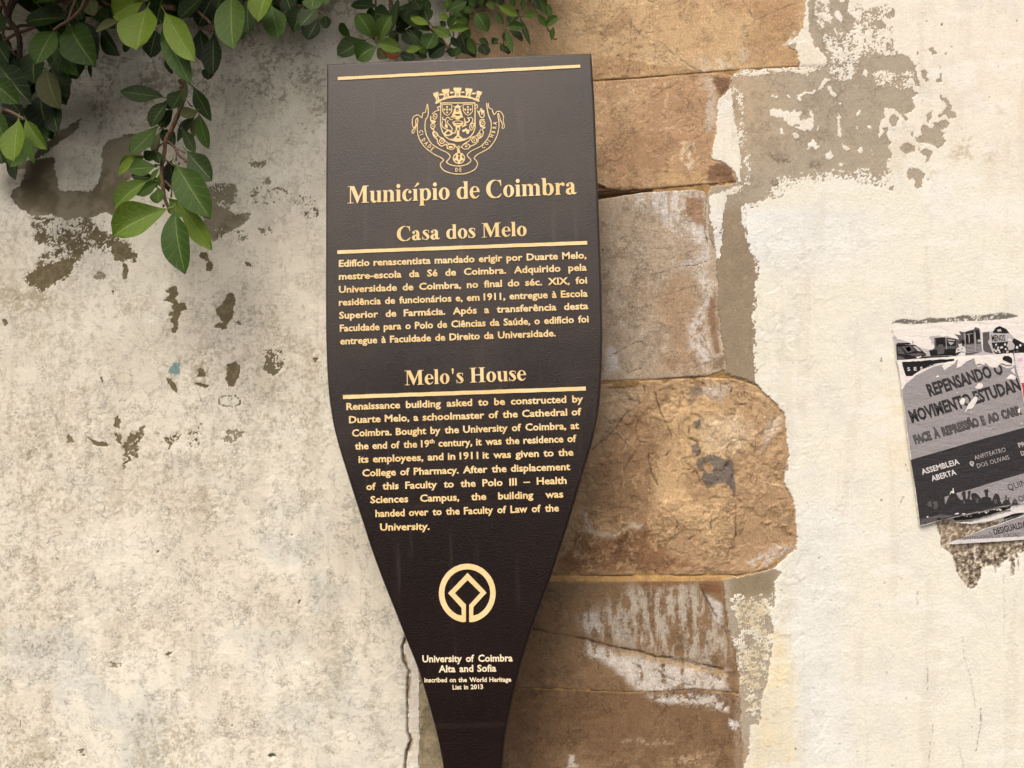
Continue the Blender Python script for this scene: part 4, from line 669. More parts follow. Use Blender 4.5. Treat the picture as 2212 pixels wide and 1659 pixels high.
SERIF = {
 'i':(278,['23,0 19,4 20,22 45,25 62,45 66,55 66,412 63,421 53,431 17,439 16,451 20,455 71,461 206,461 210,454 211,52 229,25 257,22 258,4 251,0','119,525 91,538 65,567 58,589 58,622 70,652 89,671 110,683 122,686 152,686 179,677 195,664 209,647 219,619 219,592 210,565 185,537 155,525']),
 'í':(278,['23,0 19,4 20,22 45,25 62,45 66,55 66,412 63,421 53,431 17,439 16,451 20,455 71,461 206,461 210,454 211,52 229,25 257,22 258,4 251,0','101,531 100,538 206,689 245,710 275,707 284,703 299,664 282,628 131,531']),
 'l':(278,['23,0 19,4 20,22 45,25 62,45 66,55 66,628 63,637 53,647 17,652 16,667 20,671 47,672 71,677 206,677 210,670 211,52 229,25 257,22 258,4 251,0']),
 'n':(556,['23,0 19,4 20,22 45,25 62,45 66,55 66,412 63,421 53,431 17,439 17,454 74,462 203,461 207,457 209,412 236,437 257,452 302,470 323,473 371,470 404,458 438,436 468,403 483,373 492,334 493,52 512,25 539,22 539,1 305,1 305,22 332,25 351,52 351,313 345,358 327,391 311,407 296,416 266,420 245,413 226,400 214,385 208,367 208,52 226,25 254,22 254,1']),
 'm':(833,['23,0 19,4 20,22 45,25 62,45 66,55 66,412 63,421 53,431 17,439 17,454 74,462 203,461 207,457 209,414 241,442 272,461 302,470 347,473 395,461 425,443 453,415 473,386 496,418 530,449 569,467 602,473 626,473 659,467 692,452 722,428 744,400 756,376 765,340 766,55 770,45 787,25 812,22 812,1 578,1 578,22 606,25 624,52 624,328 615,370 602,392 578,413 557,420 527,416 506,401 493,385 482,358 486,331 487,52 506,25 533,22 533,1 299,1 299,22 326,25 345,52 345,313 342,343 336,367 317,398 293,416 263,420 248,416 230,404 211,382 208,370 208,52 226,25 254,22 254,1']),
 'u':(556,['182,-12 155,-3 125,15 98,42 76,79 66,115 66,415 53,431 17,439 16,451 20,455 74,462 200,462 207,457 208,124 211,109 224,87 239,72 269,57 299,57 320,63 338,76 339,73 318,37 278,3 233,-12','374,-3 356,0 352,7 351,415 338,431 302,439 301,451 305,455 356,461 488,461 492,454 493,40 503,33 536,29 540,25 540,16 536,12 446,0 416,-4']),
 'r':(444,['23,0 19,4 20,22 45,25 62,45 66,55 66,412 63,421 53,431 17,439 17,454 74,462 203,461 207,457 209,404 244,439 263,452 296,467 326,473 353,473 374,470 398,460 417,439 429,409 429,385 426,373 419,360 404,345 392,336 368,330 356,330 332,336 305,360 294,391 290,393 263,380 241,361 220,331 208,298 208,52 226,25 254,22 254,1']),
 'c':(444,['209,-12 167,0 137,15 112,34 74,75 46,124 34,157 25,211 25,250 37,313 49,343 74,386 107,422 149,452 197,470 218,473 263,473 311,461 344,442 314,449 290,450 260,440 242,428 217,403 193,364 178,322 168,268 168,208 172,184 178,154 193,112 215,75 244,46 272,30 287,27 311,27 317,31 310,55 320,74 383,102 410,125 419,124 423,118 417,103 417,91 393,58 371,36 338,12 314,0 269,-12','335,291 314,300 295,319 286,340 286,370 292,388 310,409 329,419 359,422 365,427 399,400 428,346 425,342 416,340 404,318 386,300 362,291','362,426 352,436 362,430 365,427']),
 'e':(444,['203,-12 170,-3 140,12 107,36 76,70 52,109 34,157 25,211 25,250 31,292 46,337 71,383 115,430 146,452 182,467 212,473 257,473 305,461 329,449 365,422 381,406 411,364 429,325 441,277 444,244 437,240 257,240 167,235 169,196 175,169 199,112 233,72 269,48 304,40 307,55 314,65 374,90 416,125 422,125 426,121 426,112 399,73 359,33 320,6 263,-12','175,277 326,277 330,295 330,352 315,397 288,430 263,443 236,443 206,425 191,407 178,382 169,343 169,298']),
 'o':(500,['215,-12 173,0 137,18 113,36 76,73 46,124 31,166 25,202 25,259 34,304 55,355 85,397 110,422 149,449 194,467 227,473 275,473 317,464 371,437 389,422 431,377 459,325 468,298 474,265 474,196 468,163 450,115 425,75 398,45 368,21 320,-3 281,-12','238,25 260,24 269,27 297,58 315,100 330,181 330,280 318,349 309,376 287,416 272,431 254,438 239,437 221,425 199,394 178,334 168,268 169,190 181,115 187,94 205,55 224,33']),
 'a':(500,['158,-12 131,-6 98,9 58,40 37,70 31,85 28,100 28,142 43,181 76,217 95,230 128,245 155,251 194,255 236,297 240,304 243,367 228,403 204,427 185,434 167,434 154,430 148,427 146,421 164,404 174,382 174,352 171,340 159,322 146,312 122,303 104,302 77,312 59,330 49,355 49,376 58,400 70,415 86,425 110,429 137,449 161,461 188,470 212,473 257,470 290,461 329,437 353,413 375,373 382,343 382,97 385,85 398,69 413,57 428,57 464,68 476,67 477,61 434,15 413,0 398,-3 362,-6 308,3 275,18 254,38 250,34 248,-5 221,-12','214,46 242,45 247,49 241,64 240,199 236,206 218,206 194,192 178,172 166,136 166,115 175,82 191,60']),
 's':(389,['35,-12 30,-5 30,157 35,164 44,163 51,154 61,106 74,75 86,63 122,42 167,30 194,33 230,57 246,79 249,91 246,103 216,142 83,276 67,295 49,328 43,358 46,385 55,409 70,430 86,446 113,461 143,470 161,474 212,473 254,464 308,443 325,466 334,469 337,421 342,403 342,370 336,325 332,321 323,321 319,325 316,349 315,406 311,413 302,419 251,431 212,431 197,428 163,409 154,400 148,385 152,377 219,334 272,290 309,253 333,220 351,178 358,142 357,121 351,91 339,67 317,42 284,18 233,-3 197,-10 155,-3 122,9 89,27 56,53 57,19 43,-8']),
 'p':(556,['23,-204 19,-200 20,-185 45,-182 66,-152 66,412 63,421 53,431 17,439 17,454 74,462 200,462 206,460 208,442 212,440 236,455 266,467 296,473 338,474 386,461 410,449 446,422 474,391 504,337 519,286 522,265 522,199 519,178 510,142 486,91 459,55 429,28 392,6 359,-6 341,-9 296,-9 257,0 215,23 209,23 208,-152 227,-182 254,-185 254,-203','271,37 296,36 308,39 330,58 345,79 363,121 372,160 378,208 375,286 360,352 345,385 330,406 309,424 296,428 272,428 247,412 226,382 208,337 208,127 217,100 235,67 248,51']),
 'b':(556,['293,-9 257,0 212,24 208,22 207,4 203,0 146,0 100,16 67,37 66,631 53,647 17,652 16,667 20,671 47,672 74,678 206,676 209,441 215,441 257,464 296,473 341,473 386,461 428,437 458,410 486,373 504,337 513,313 522,268 522,196 510,142 486,91 447,43 404,12 386,3 341,-9','271,37 296,36 308,39 330,58 345,79 363,121 372,160 378,208 375,286 360,352 345,385 330,406 309,424 296,428 272,428 247,412 226,382 208,337 208,127 217,100 235,67 248,51']),
 'd':(556,['221,-12 191,-6 158,6 124,28 88,64 64,100 40,160 34,193 34,268 49,328 64,361 91,400 118,427 167,458 209,470 266,470 302,461 344,438 347,439 348,631 335,647 296,652 296,670 329,672 356,678 485,677 490,670 490,46 491,40 500,36 536,31 537,19 527,12 395,-9 356,-12 349,-8 348,19 344,22 317,6 287,-6 251,-12','256,34 278,33 290,36 317,60 339,97 348,130 348,337 334,373 315,403 293,422 272,428 242,419 214,388 190,331 178,253 181,178 187,142 199,103 208,82 229,52']),
 'C':(722,['332,-30 260,-12 215,9 185,27 155,51 118,88 76,148 61,178 43,229 31,295 30,361 34,388 46,442 58,475 88,532 137,593 197,641 257,671 329,689 392,692 455,683 509,664 560,679 608,657 614,660 634,688 653,689 658,682 658,604 664,496 664,448 659,441 644,441 640,445 621,535 591,580 557,614 518,641 488,653 458,659 416,659 398,656 365,644 328,622 299,596 272,563 238,502 223,460 208,382 208,292 214,250 229,193 253,139 286,91 320,57 344,39 392,18 428,12 470,15 491,21 509,38 558,58 585,85 614,124 623,120 641,120 668,149 677,148 681,142 678,127 630,52 600,25 533,-18 512,-18 494,-10 473,-18 416,-30']),
 'M':(944,['17,0 13,4 14,22 95,24 117,52 118,646 116,652 110,654 17,654 13,658 14,676 299,676 484,265 494,247 497,246 673,676 929,676 930,658 926,654 854,653 838,634 832,619 832,55 836,45 854,24 929,22 929,1 608,1 608,22 650,24 668,45 672,55 671,497 668,496 646,448 455,6 449,0 419,1 168,565 161,572 160,52 179,24 257,23 261,19 261,4 254,0']),
 'H':(778,['23,0 19,4 20,22 83,24 101,45 105,55 106,619 99,634 83,653 20,655 20,676 347,676 347,655 284,653 262,622 262,373 263,367 269,366 515,367 516,622 494,653 431,655 431,676 758,676 758,655 695,653 679,634 672,619 673,55 677,45 695,24 758,22 758,1 431,1 431,22 494,24 516,52 515,319 269,320 263,319 262,313 262,52 284,24 347,22 347,1']),
 "'":(278,['128,420 121,436 88,631 88,649 94,667 110,683 131,692 146,692 164,686 180,673 189,652 189,628 156,427 149,420']),
}
CREST = ['479,90 474,100 474,108 483,120 486,152 480,156 438,161 436,131 442,119 443,110 439,101 435,99 432,100 432,105 430,106 424,99 418,107 414,101 410,101 405,109 400,102 396,103 393,110 390,104 384,105 382,114 384,126 393,135 386,144 382,137 379,136 374,145 372,140 368,136 359,150 362,153 374,153 395,150 399,164 388,177 367,186 363,184 358,166 355,157 357,143 349,124 328,131 326,134 323,132 312,136 316,154 325,164 338,194 336,203 327,212 330,218 334,221 339,221 386,195 421,182 456,175 463,176 468,173 496,172 500,170 522,170 528,167 540,170 530,171 544,171 544,170 550,169 556,171 549,173 559,173 564,170 570,173 564,175 577,172 580,175 577,177 587,174 591,176 587,178 594,176 599,178 596,180 603,178 633,185 667,198 662,198 629,186 626,187 629,189 670,204 676,203 680,199 680,192 674,185 686,154 696,145 701,128 699,125 662,115 656,129 658,145 649,175 645,177 612,166 608,162 613,133 623,120 624,114 622,99 617,99 614,106 610,97 601,103 600,98 596,96 591,102 589,101 589,96 584,96 580,100 577,94 572,94 567,103 567,114 572,124 572,152 570,158 561,158 527,154 529,120 537,108 537,100 533,90 528,90 524,97 519,90 516,90 512,97 507,90 503,90 500,97 494,90 491,90 488,97 484,90',
'452,122 448,126 446,138 456,139 477,134 477,129 470,122 466,125 461,122 456,125',
'535,122 533,131 528,134 531,138 563,133 558,122 554,122 550,126 547,122 542,126 538,122',
'496,124 498,124 498,131 494,129',
'513,126 517,125 517,130 514,130',
'583,129 586,129 586,137 582,134',
'622,130 619,140 615,142 617,147 648,144 652,142 647,131 643,130 638,137 636,132 633,130 628,138 626,133',
'504,133 508,134 516,147 516,161 507,141 503,145 498,161 496,161 496,148',
'599,133 603,132 603,138 600,137',
'422,134 426,134 427,136 424,141 422,140',
'405,136 409,138 407,144 404,142',
'590,140 592,138 598,148 598,168 596,166 593,148 591,148 582,165 580,168 579,166 582,150',
'415,142 418,142 427,154 428,169 418,150 415,152 411,171 408,171 408,156',
'662,150 666,152 664,157 662,156',
'505,154 507,154 509,161 507,163 503,162',
'674,156 676,154 679,156 676,161 674,161',
'347,161 352,162 349,168 345,166',
'417,162 420,162 422,170 419,172 417,170',
'588,162 591,162 591,168 586,168',
'667,162 670,175 668,183 666,185 667,173 664,170 652,186 656,173',
'335,166 339,168 337,172 333,170',
'483,168 498,168 493,171 482,171 481,170',
'467,170 477,170 472,173 465,171',
'455,171 463,171 458,175 453,173',
'343,173 346,172 354,181 358,193 348,179 345,182 346,196 343,192 341,184',
'434,175 442,175 438,178 418,181 346,208 384,190',
'368,209 366,213 369,218 369,236 349,242 342,250 355,269 325,279 306,295 302,301 304,303 309,301 321,290 335,281 360,274 363,269 362,266 349,252 354,248 369,245 368,388 372,409 380,436 389,455 404,478 419,492 444,506 493,520 526,520 559,511 586,499 612,480 632,455 638,441 648,411 649,397 648,260 650,258 662,256 668,250 667,232 663,224 656,223 647,230 646,218 649,212 645,209',
'736,213 733,217 735,243 742,288 751,320 766,357 770,376 770,406 761,451 747,483 735,502 714,528 698,545 682,557 612,591 584,613 580,619 580,632 608,664 609,668 606,674 592,688 575,698 538,708 503,709 466,704 437,693 421,679 437,664 451,640 450,630 441,616 419,600 368,576 328,553 307,538 288,514 263,467 252,422 252,380 256,352 260,341 273,324 277,306 278,282 277,254 271,222 269,220 265,220 260,236 250,283 234,288 226,296 223,326 195,305 185,305 172,309 161,315 151,325 145,346 144,372 149,400 159,414 144,430 142,446 146,453 152,456 157,455 164,448 183,388 184,428 190,469 200,498 212,521 235,554 266,584 328,628 368,645 390,661 391,665 388,670 370,688 366,705 375,728 394,749 414,760 438,768 491,779 545,779 570,776 592,768 631,751 644,742 652,734 663,716 668,700 669,689 659,669 641,652 647,640 673,619 734,588 754,575 780,548 812,498 829,453 838,397 837,350 828,304 833,308 844,352 859,383 859,394 854,411 864,419 875,414 880,402 880,392 870,358 873,320 866,301 852,282 838,276 824,276 815,279 800,299 796,301 782,262 762,252 756,246 753,215 752,213 748,213 747,232 751,250 759,258 776,265 791,306 796,308 801,306 818,285 830,281 844,284 859,301 868,325 865,364 875,395 873,406 867,413 861,409 866,386 846,338 835,299 836,294 832,292 824,297 821,306 831,369 830,413 817,469 796,512 768,551 745,572 729,583 662,617 639,638 636,644 634,654 638,660 650,669 662,691 660,705 648,728 634,740 605,756 575,767 545,772 491,772 460,767 419,754 402,746 389,735 375,712 373,700 377,689 397,670 399,665 397,658 379,643 334,623 309,608 255,566 237,546 207,497 194,458 191,428 191,374 196,353 194,336 190,330 185,330 174,344 172,353 172,390 162,406 154,397 151,381 151,352 154,332 160,324 171,316 192,310 198,313 220,333 227,333 229,327 232,299 237,293 250,291 255,287 263,245 265,240 267,241 271,273 270,306 266,322 254,336 249,350 245,380 245,422 254,464 277,511 291,530 318,555 367,583 418,606 438,624 445,637 442,644 414,677 415,684 424,693 447,706 488,715 522,716 558,711 591,698 609,682 616,672 614,660 587,630 587,620 601,607 622,592 684,564 708,545 738,509 754,484 764,462 775,420 777,374 772,350 753,304 744,257 742,222 740,213',
'379,217 638,217 641,262 640,378 633,370 619,372 630,357 630,341 620,326 614,325 600,326 592,331 587,326 583,327 582,332 595,344 591,357 586,361 577,361 568,357 563,332 559,330 557,334 557,348 563,366 554,385 539,399 540,403 545,406 581,390 582,386 580,385 566,390 575,370 591,368 602,355 604,344 598,334 606,331 615,331 620,334 624,344 624,355 604,380 599,400 599,409 606,426 614,432 617,433 624,427 640,388 641,408 628,446 608,473 580,493 549,495 521,471 520,436 528,420 526,400 542,390 553,371 553,366 550,362 533,354 498,352 474,358 464,367 475,390 492,400 490,418 501,437 500,469 472,497 448,495 466,506 442,497 430,490 411,474 410,470 423,475 437,475 449,471 460,465 468,456 489,454 493,450 494,442 486,426 481,430 487,444 482,448 468,446 459,436 467,427 467,414 449,389 429,369 429,360 436,350 433,347 424,357 422,369 449,400 462,422 460,425 449,429 421,420 399,409 390,399 386,390 385,378 389,360 386,358 382,358 378,385 384,402 390,410 402,418 423,428 405,442 400,456 398,455 380,413 375,381 376,238',
'382,223 384,276 402,302 424,315 444,303 462,282 464,268 463,224',
'507,223 491,241 471,236 472,240 484,244 486,248 460,316 457,322 450,325 480,335 503,347 512,347 531,332 550,328 552,325 548,320 527,252 527,246 538,235 539,231 524,240 522,236',
'547,223 548,274 566,301 589,315 611,302 628,280 628,224',
'387,229 458,229 456,280 442,298 426,308 409,300 389,273',
'552,229 623,229 623,278 606,298 591,308 587,308 572,298 555,276',
'657,229 659,229 661,232 663,248 650,253 648,252 646,241',
'506,231 508,230 512,234 505,235',
'419,237 415,246 419,252 426,252 430,248 430,243 426,237',
'586,237 582,241 582,250 586,253 592,252 595,241 591,237',
'499,252 508,251 516,260 516,274 508,284 500,284 492,274 492,260',
'690,253 685,259 687,268 680,274 675,283 671,278 668,278 661,268 659,268 658,271 682,321 692,331 706,333 714,327 719,318 721,306 718,290 719,276 713,269 698,266 700,257',
'400,256 396,259 394,266 396,271 402,274 407,270 409,264 404,257',
'442,256 436,266 444,274 449,271 452,264 449,258',
'564,256 559,266 566,274 572,271 574,264 572,258',
'606,256 602,260 602,269 606,273 612,273 616,269 616,260',
'419,258 415,268 419,273 426,273 430,269 430,264 426,258',
'586,258 582,262 582,271 586,274 592,273 595,262 591,258',
'498,269 503,277 509,274 507,269',
'688,274 691,274 690,283 697,292 692,297 694,305 699,306 703,303 703,293 712,292 714,299 712,318 703,328 694,324 683,308 681,290 683,282',
'421,279 415,288 423,296 428,294 431,287 428,281',
'586,279 582,283 581,290 587,296 595,292 595,285 591,279',
'326,295 314,306 308,322 312,339 321,345 334,342 341,334 347,320 346,308 342,300 335,295',
'484,301 529,301 522,316 491,315',
'326,302 337,304 340,310 340,320 334,332 328,338 321,338 316,332 315,320 319,310',
'325,314 322,316 322,324 330,326 332,324 332,316',
'292,316 289,325 289,350 298,366 309,371 301,374 294,381 291,392 291,400 297,417 316,430 306,448 308,465 319,484 343,504 343,521 349,535 366,553 379,559 386,558 412,544 418,553 423,578 430,577 437,581 454,585 472,581 484,571 487,565 486,556 482,549 484,549 498,572 503,571 507,574 502,582 504,605 494,611 489,610 488,615 476,626 469,646 470,665 482,680 490,688 510,694 517,699 521,696 536,692 549,684 564,665 565,644 560,628 546,614 547,610 542,611 525,605 525,588 518,579 526,570 528,565 525,558 517,550 514,550 502,564 491,547 480,536 442,533 432,529 415,516 395,492 363,478 358,472 346,448 332,438 322,437 324,428 315,418 327,409 331,400 331,390 329,383 319,372 333,366 334,357 330,353 320,349 301,350 298,341 299,318 297,316',
'388,318 384,348 388,353 398,344 404,350 411,367 411,376 405,394 405,400 410,408 424,413 427,409 426,404 428,400 429,392 424,384 417,381 418,369 413,353 420,334 424,330 433,330 447,345 454,349 472,347 472,343 456,343 437,325 430,323 417,329 409,344 398,337 391,341 392,320',
'466,322 474,321 486,326 500,339 480,330 465,326 463,324',
'184,339 186,338 189,343 189,353 183,379 179,374 179,353',
'699,340 686,344 681,350 679,357 679,376 686,400 692,406 709,409 697,420 697,425 705,436 707,442 703,465 696,479 692,481 692,479 695,472 694,458 687,451 680,450 689,425 690,420 687,418 675,444 656,468 648,473 620,479 612,483 595,511 556,534 543,548 532,563 533,567 538,567 547,576 561,582 577,582 592,578 615,556 638,548 652,540 674,516 674,509 670,501 696,488 704,480 712,458 714,441 704,422 724,412 728,406 726,402 708,400 724,388 726,367 723,360 715,353 708,350 698,353 687,362 686,355 692,349 703,347 718,349 722,346 720,342',
'492,358 524,358 540,362 544,366 533,372 484,372 476,369 474,364',
'700,358 708,358 713,360 721,371 717,386 710,392 699,390 692,381 692,369',
'704,368 700,376 706,382 712,378 712,374 709,369',
'613,378 615,376 616,378 614,397 616,409 620,413 623,409 620,381 628,377 634,380 626,409 617,426 610,420 606,411 606,394',
'306,380 316,379 324,388 324,402 314,412 307,412 302,408 298,400 298,388',
'490,381 529,381 522,387 496,387',
'311,388 305,395 308,400 312,401 316,399 317,394',
'692,395 692,394 704,400 699,401',
'509,406 514,407 518,414 518,425 512,433 508,432 504,425 504,411',
'572,412 564,417 563,423 547,424 543,428 543,437 550,443 558,443 564,440 570,432 577,444 574,451 576,455 580,457 591,457 595,455 596,446 602,439 602,430 592,423 582,422 578,415',
'167,414 169,414 168,422 161,442 157,448 152,450 148,437',
'432,437 438,437 446,440 447,447 456,453 442,462 433,464 424,464 414,459 412,456 414,449',
'324,446 332,446 341,455 344,467 340,474 334,474 324,465 320,455',
'330,454 328,456 328,464 335,466 338,464 338,456',
'677,456 686,458 690,467 684,479 673,484 668,480 665,474 669,464',
'676,463 672,467 672,472 675,476 678,477 682,474 683,467',
'349,474 352,474 362,485 377,492 366,498 361,509 361,520 371,534 382,538 396,534 404,523 405,515 422,530 435,537 434,539 424,544 416,536 409,536 382,552 370,546 352,526 350,504 346,495 323,478 323,476 334,482 340,482',
'657,474 659,474 660,481 671,492 661,500 653,490 638,483',
'508,479 512,479 526,492 495,492',
'632,483 636,483 626,488 616,497 614,504 616,518 628,529 643,530 657,520 661,507 666,514 653,530 636,541 606,552 602,542 596,538 573,532 599,516 616,488',
'632,492 640,491 648,494 654,504 654,511 651,518 643,524 633,524 622,514 622,502',
'375,500 386,500 397,511 397,523 390,530 381,530 374,527 368,520 368,507',
'634,502 632,504 632,511 638,515 642,512 644,507 640,502',
'381,508 376,516 382,522 388,518 389,514 385,509',
'567,540 584,540 598,549 600,558 590,570 578,575 561,575 548,568 544,560 546,554 558,544',
'446,542 461,544 471,548 479,556 479,567 472,574 460,578 442,576 430,569 425,556 428,551 438,544',
'572,549 562,554 570,564 575,564 588,556 588,553 584,550',
'449,554 440,556 433,562 440,569 454,571 465,569 472,563 465,556',
'513,558 516,558 521,563 521,567 517,571 512,571 509,567',
'509,612 522,611 534,616 521,626 525,638 525,651 521,663 517,665 512,658 509,647 514,626 501,616',
'487,624 489,623 492,624 495,642 479,656 476,652 478,638',
'544,624 547,624 551,628 556,637 558,644 558,657 540,642',
'483,668 496,667 503,670 511,688 493,681',
'536,668 550,667 553,670 536,684 524,688 531,670']

# ------------------------------------------------------------------ information post
def catmull(P, n=6):
    P = [np.array(p, float) for p in P]; out = []
    for i in range(len(P)-1):
        p0 = P[max(i-1, 0)]; p1 = P[i]; p2 = P[i+1]; p3 = P[min(i+2, len(P)-1)]
        for k in range(n):
            t = k/n; out.append(.5*((2*p1)+(-p0+p2)*t+(2*p0-5*p1+4*p2-p3)*t*t+(-p0+3*p1-3*p2+p3)*t**3))
    out.append(P[-1]); return out
def M_sign():
    m = N('brown_textured_coating'); p = m.pos(); pl = m.pos((1, 1, 1.7))
    n1 = m.noise(pl, 330, 3, 0.6, 0.6); n2 = m.noise(p, 1300, 2, 0.6); n3 = m.noise(p, 6, 4, .6)
    tz = m.n('ShaderNodeSeparateXYZ'); m.l(p, tz.inputs[0]); wear_sheen = m.ramp(m.math('ADD', tz.outputs[2], m.math('MULTIPLY', m.math('SUBTRACT', n3, .5), .35)), 1.45, 2.1)
    c = m.mix(m.ramp(n3, .35, .7), m.mix(wear_sheen, L4((20, 7, 5)), L4((52, 44, 37))), m.mix(wear_sheen, L4((27, 12, 9)), L4((66, 57, 49))))  # base colour lightens upward: worn top plus painted-in sky reflection
    fl = m.ramp(m.noise(p, 520, 2, .5), .78, .82); c = m.mix(m.math('MULTIPLY', fl, .5), c, L4((110, 96, 84)))
    dz = m.ramp(m.noise(m.pos((.35, 1, 9)), 5, 4, .6), .60, .72); dv = m.ramp(m.noise(m.pos((6, 1, .5)), 9, 4, .6), .58, .74); c = m.mix(m.math('MULTIPLY', m.math('MAXIMUM', m.math('MULTIPLY', dz, .4), dv), .12), c, L4((128, 112, 98)))
    m.col(c); m.rough(m.math('ADD', m.ramp(n3, .3, .7, .15, .22), m.math('MULTIPLY', wear_sheen, .24))); m.spec(.5)
    m.nor(m.bump(n2, .22, .0004, m.bump(n1, .5, .0014))); return m.m
def M_gold(name, c1, c2):
    m = N(name); p = m.pos(); n1 = m.noise(p, 300, 4, .7); n0 = m.noise(p, 14, 3, .6)
    cc = m.mix(m.ramp(m.math('ADD', n1, m.math('MULTIPLY', m.math('SUBTRACT', n0, .5), .8)), .35, .7), L4(c1), L4(c2)); m.col(m.mix(m.ramp(n1, .70, .78, 0, .55), cc, L4((120, 84, 52)))); m.rough(.5); m.spec(.35); m.nor(m.bump(m.noise(p, 600, 3, .6), .5, .0007)); return m.m
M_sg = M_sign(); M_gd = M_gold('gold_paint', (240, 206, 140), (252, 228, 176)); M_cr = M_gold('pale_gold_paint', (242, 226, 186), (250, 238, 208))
M_concrete = N('dark_iron'); M_concrete.col(L4((60, 52, 48))); M_concrete.rough(.6); M_concrete = M_concrete.m

SIGN = thing('information_post', 'tall dark brown municipal information post with gold lettering, tapering towards its foot', 'information sign')
Lp = [(705,137),(704,260),(703,420),(702.5,560),(702.5,690),(703.3,745),(705.3,800),(709,852),(713.5,886),(719.8,922),(731,966),(743.8,1008),(757,1050),(770,1091),(784.5,1135),(798.8,1180),(823,1247),(854.7,1327),(875,1379),(899.5,1440),(914,1485),(934,1556),(944,1595),(950,1624),(956,1659),(961,1720),(963,1790)]
Rp = [(1278,113),(1285,230),(1289,330),(1292,400),(1295,480),(1299,592),(1301.5,697),(1301.5,756),(1299.5,815),(1295,877),(1282,947),(1263,1013),(1243,1082),(1223,1148),(1196,1231),(1184,1266),(1152,1353),(1129,1425),(1114.7,1480),(1101,1541),(1091,1596),(1085,1659),(1080,1720),(1078,1790)]
Lw = [at(x, y, SIGN_Y) for x, y in catmull(Lp, 4)]; Rw = [at(x, y, SIGN_Y) for x, y in catmull(Rp, 4)]
lx, rx = Lw[-1][0]+.012, Rw[-1][0]-.012
loop = [(p[0], p[2]) for p in Lw]+[(lx, .85), (lx, 0.006), (rx, 0.006), (rx, .85)]+[(p[0], p[2]) for p in reversed(Rw)]
loop = np.array(loop)                     # counter-clockwise seen from the front
def inset(P, d):
    n = len(P); out = []
    for i in range(n):
        a_ = P[i]-P[i-1]; b_ = P[(i+1) % n]-P[i]; a_ = a_/np.linalg.norm(a_); b_ = b_/np.linalg.norm(b_)
        na = np.array([-a_[1], a_[0]]); nb = np.array([-b_[1], b_[0]]); q_ = na+nb; q_ /= np.linalg.norm(q_); k_ = max(.5, float(q_@na))
        out.append(P[i]+q_*d/k_)
    return np.array(out)
area = .5*np.sum(loop[:, 0]*np.roll(loop[:, 1], -1)-np.roll(loop[:, 0], -1)*loop[:, 1])
sg = 1 if area > 0 else -1
TH = .034
rings = [(0.0045, 0.0), (0.0026, .0006), (.0011, .0018), (.0002, .004), (0, .0065), (0, TH-.004), (.003, TH)]
V = []; n = len(loop)
for d, y in rings:
    for p in inset(loop, sg*d): V.append((p[0], SIGN_Y+y, p[1]))
F = []
for r_ in range(len(rings)-1):
    for i in range(n):
        j = (i+1) % n; A0, B0, C0, D0 = r_*n+i, r_*n+j, (r_+1)*n+j, (r_+1)*n+i
        F.append((A0, D0, C0, B0) if sg > 0 else (A0, B0, C0, D0))
F.append(tuple(range(n)) if sg > 0 else tuple(reversed(range(n)))); bk = tuple((len(rings)-1)*n+i for i in range(n)); F.append(tuple(reversed(bk)) if sg > 0 else bk)
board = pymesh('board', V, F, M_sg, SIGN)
for pl in board.data.polygons: pl.use_smooth = len(pl.vertices) == 4
cx_ = (lx+rx)/2
def box(name, x0, x1, y0, y1, z0, z1, mat, parent, bev=.003):
    import bmesh
    bm = bmesh.new(); bmesh.ops.create_cube(bm, size=1)
    for q_ in bm.verts: q_.co = Vector(((x0+x1)/2+q_.co.x*(x1-x0), (y0+y1)/2+q_.co.y*(y1-y0), (z0+z1)/2+q_.co.z*(z1-z0)))
    bmesh.ops.bevel(bm, geom=bm.edges[:], offset=bev, segments=2, affect='EDGES')
    me = bpy.data.meshes.new(name); bm.to_mesh(me); bm.free(); me.materials.append(mat); return link(bpy.data.objects.new(name, me), parent)
box('base_plate', cx_-.11, cx_+.11, SIGN_Y-.05, SIGN_Y+TH+.05, .0, .012, M_concrete, SIGN)

# lettering -------------------------------------------------------
SERIF_SPACE = 250
def curve_mesh(loops, extrude):
    """closed 2D loops (even-odd filled) -> verts, faces with depth along +z"""
    cu = bpy.data.curves.new('tmp', 'CURVE'); cu.dimensions = '2D'; cu.fill_mode = 'BOTH' if extrude else 'FRONT'; cu.extrude = extrude
    if not extrude: cu.fill_mode = 'BOTH'
    for lp in loops:
        sp = cu.splines.new('POLY'); sp.points.add(len(lp)-1); sp.use_cyclic_u = True
        for p_, (x, y) in zip(sp.points, lp): p_.co = (x, y, 0, 1)
    o = bpy.data.objects.new('tmp', cu); S.collection.objects.link(o)
    dg = bpy.context.evaluated_depsgraph_get(); me = o.evaluated_get(dg).to_mesh()
    Vv = np.array([q_.co[:] for q_ in me.vertices]); Ff = [tuple(p_.vertices) for p_ in me.polygons]
    o.evaluated_get(dg).to_mesh_clear(); bpy.data.objects.remove(o); bpy.data.curves.remove(cu); return Vv, Ff
_loops = lambda cs, k=1.0: [[(float(q_.split(',')[0])*k, float(q_.split(',')[1])*k) for q_ in c.split()] for c in cs]

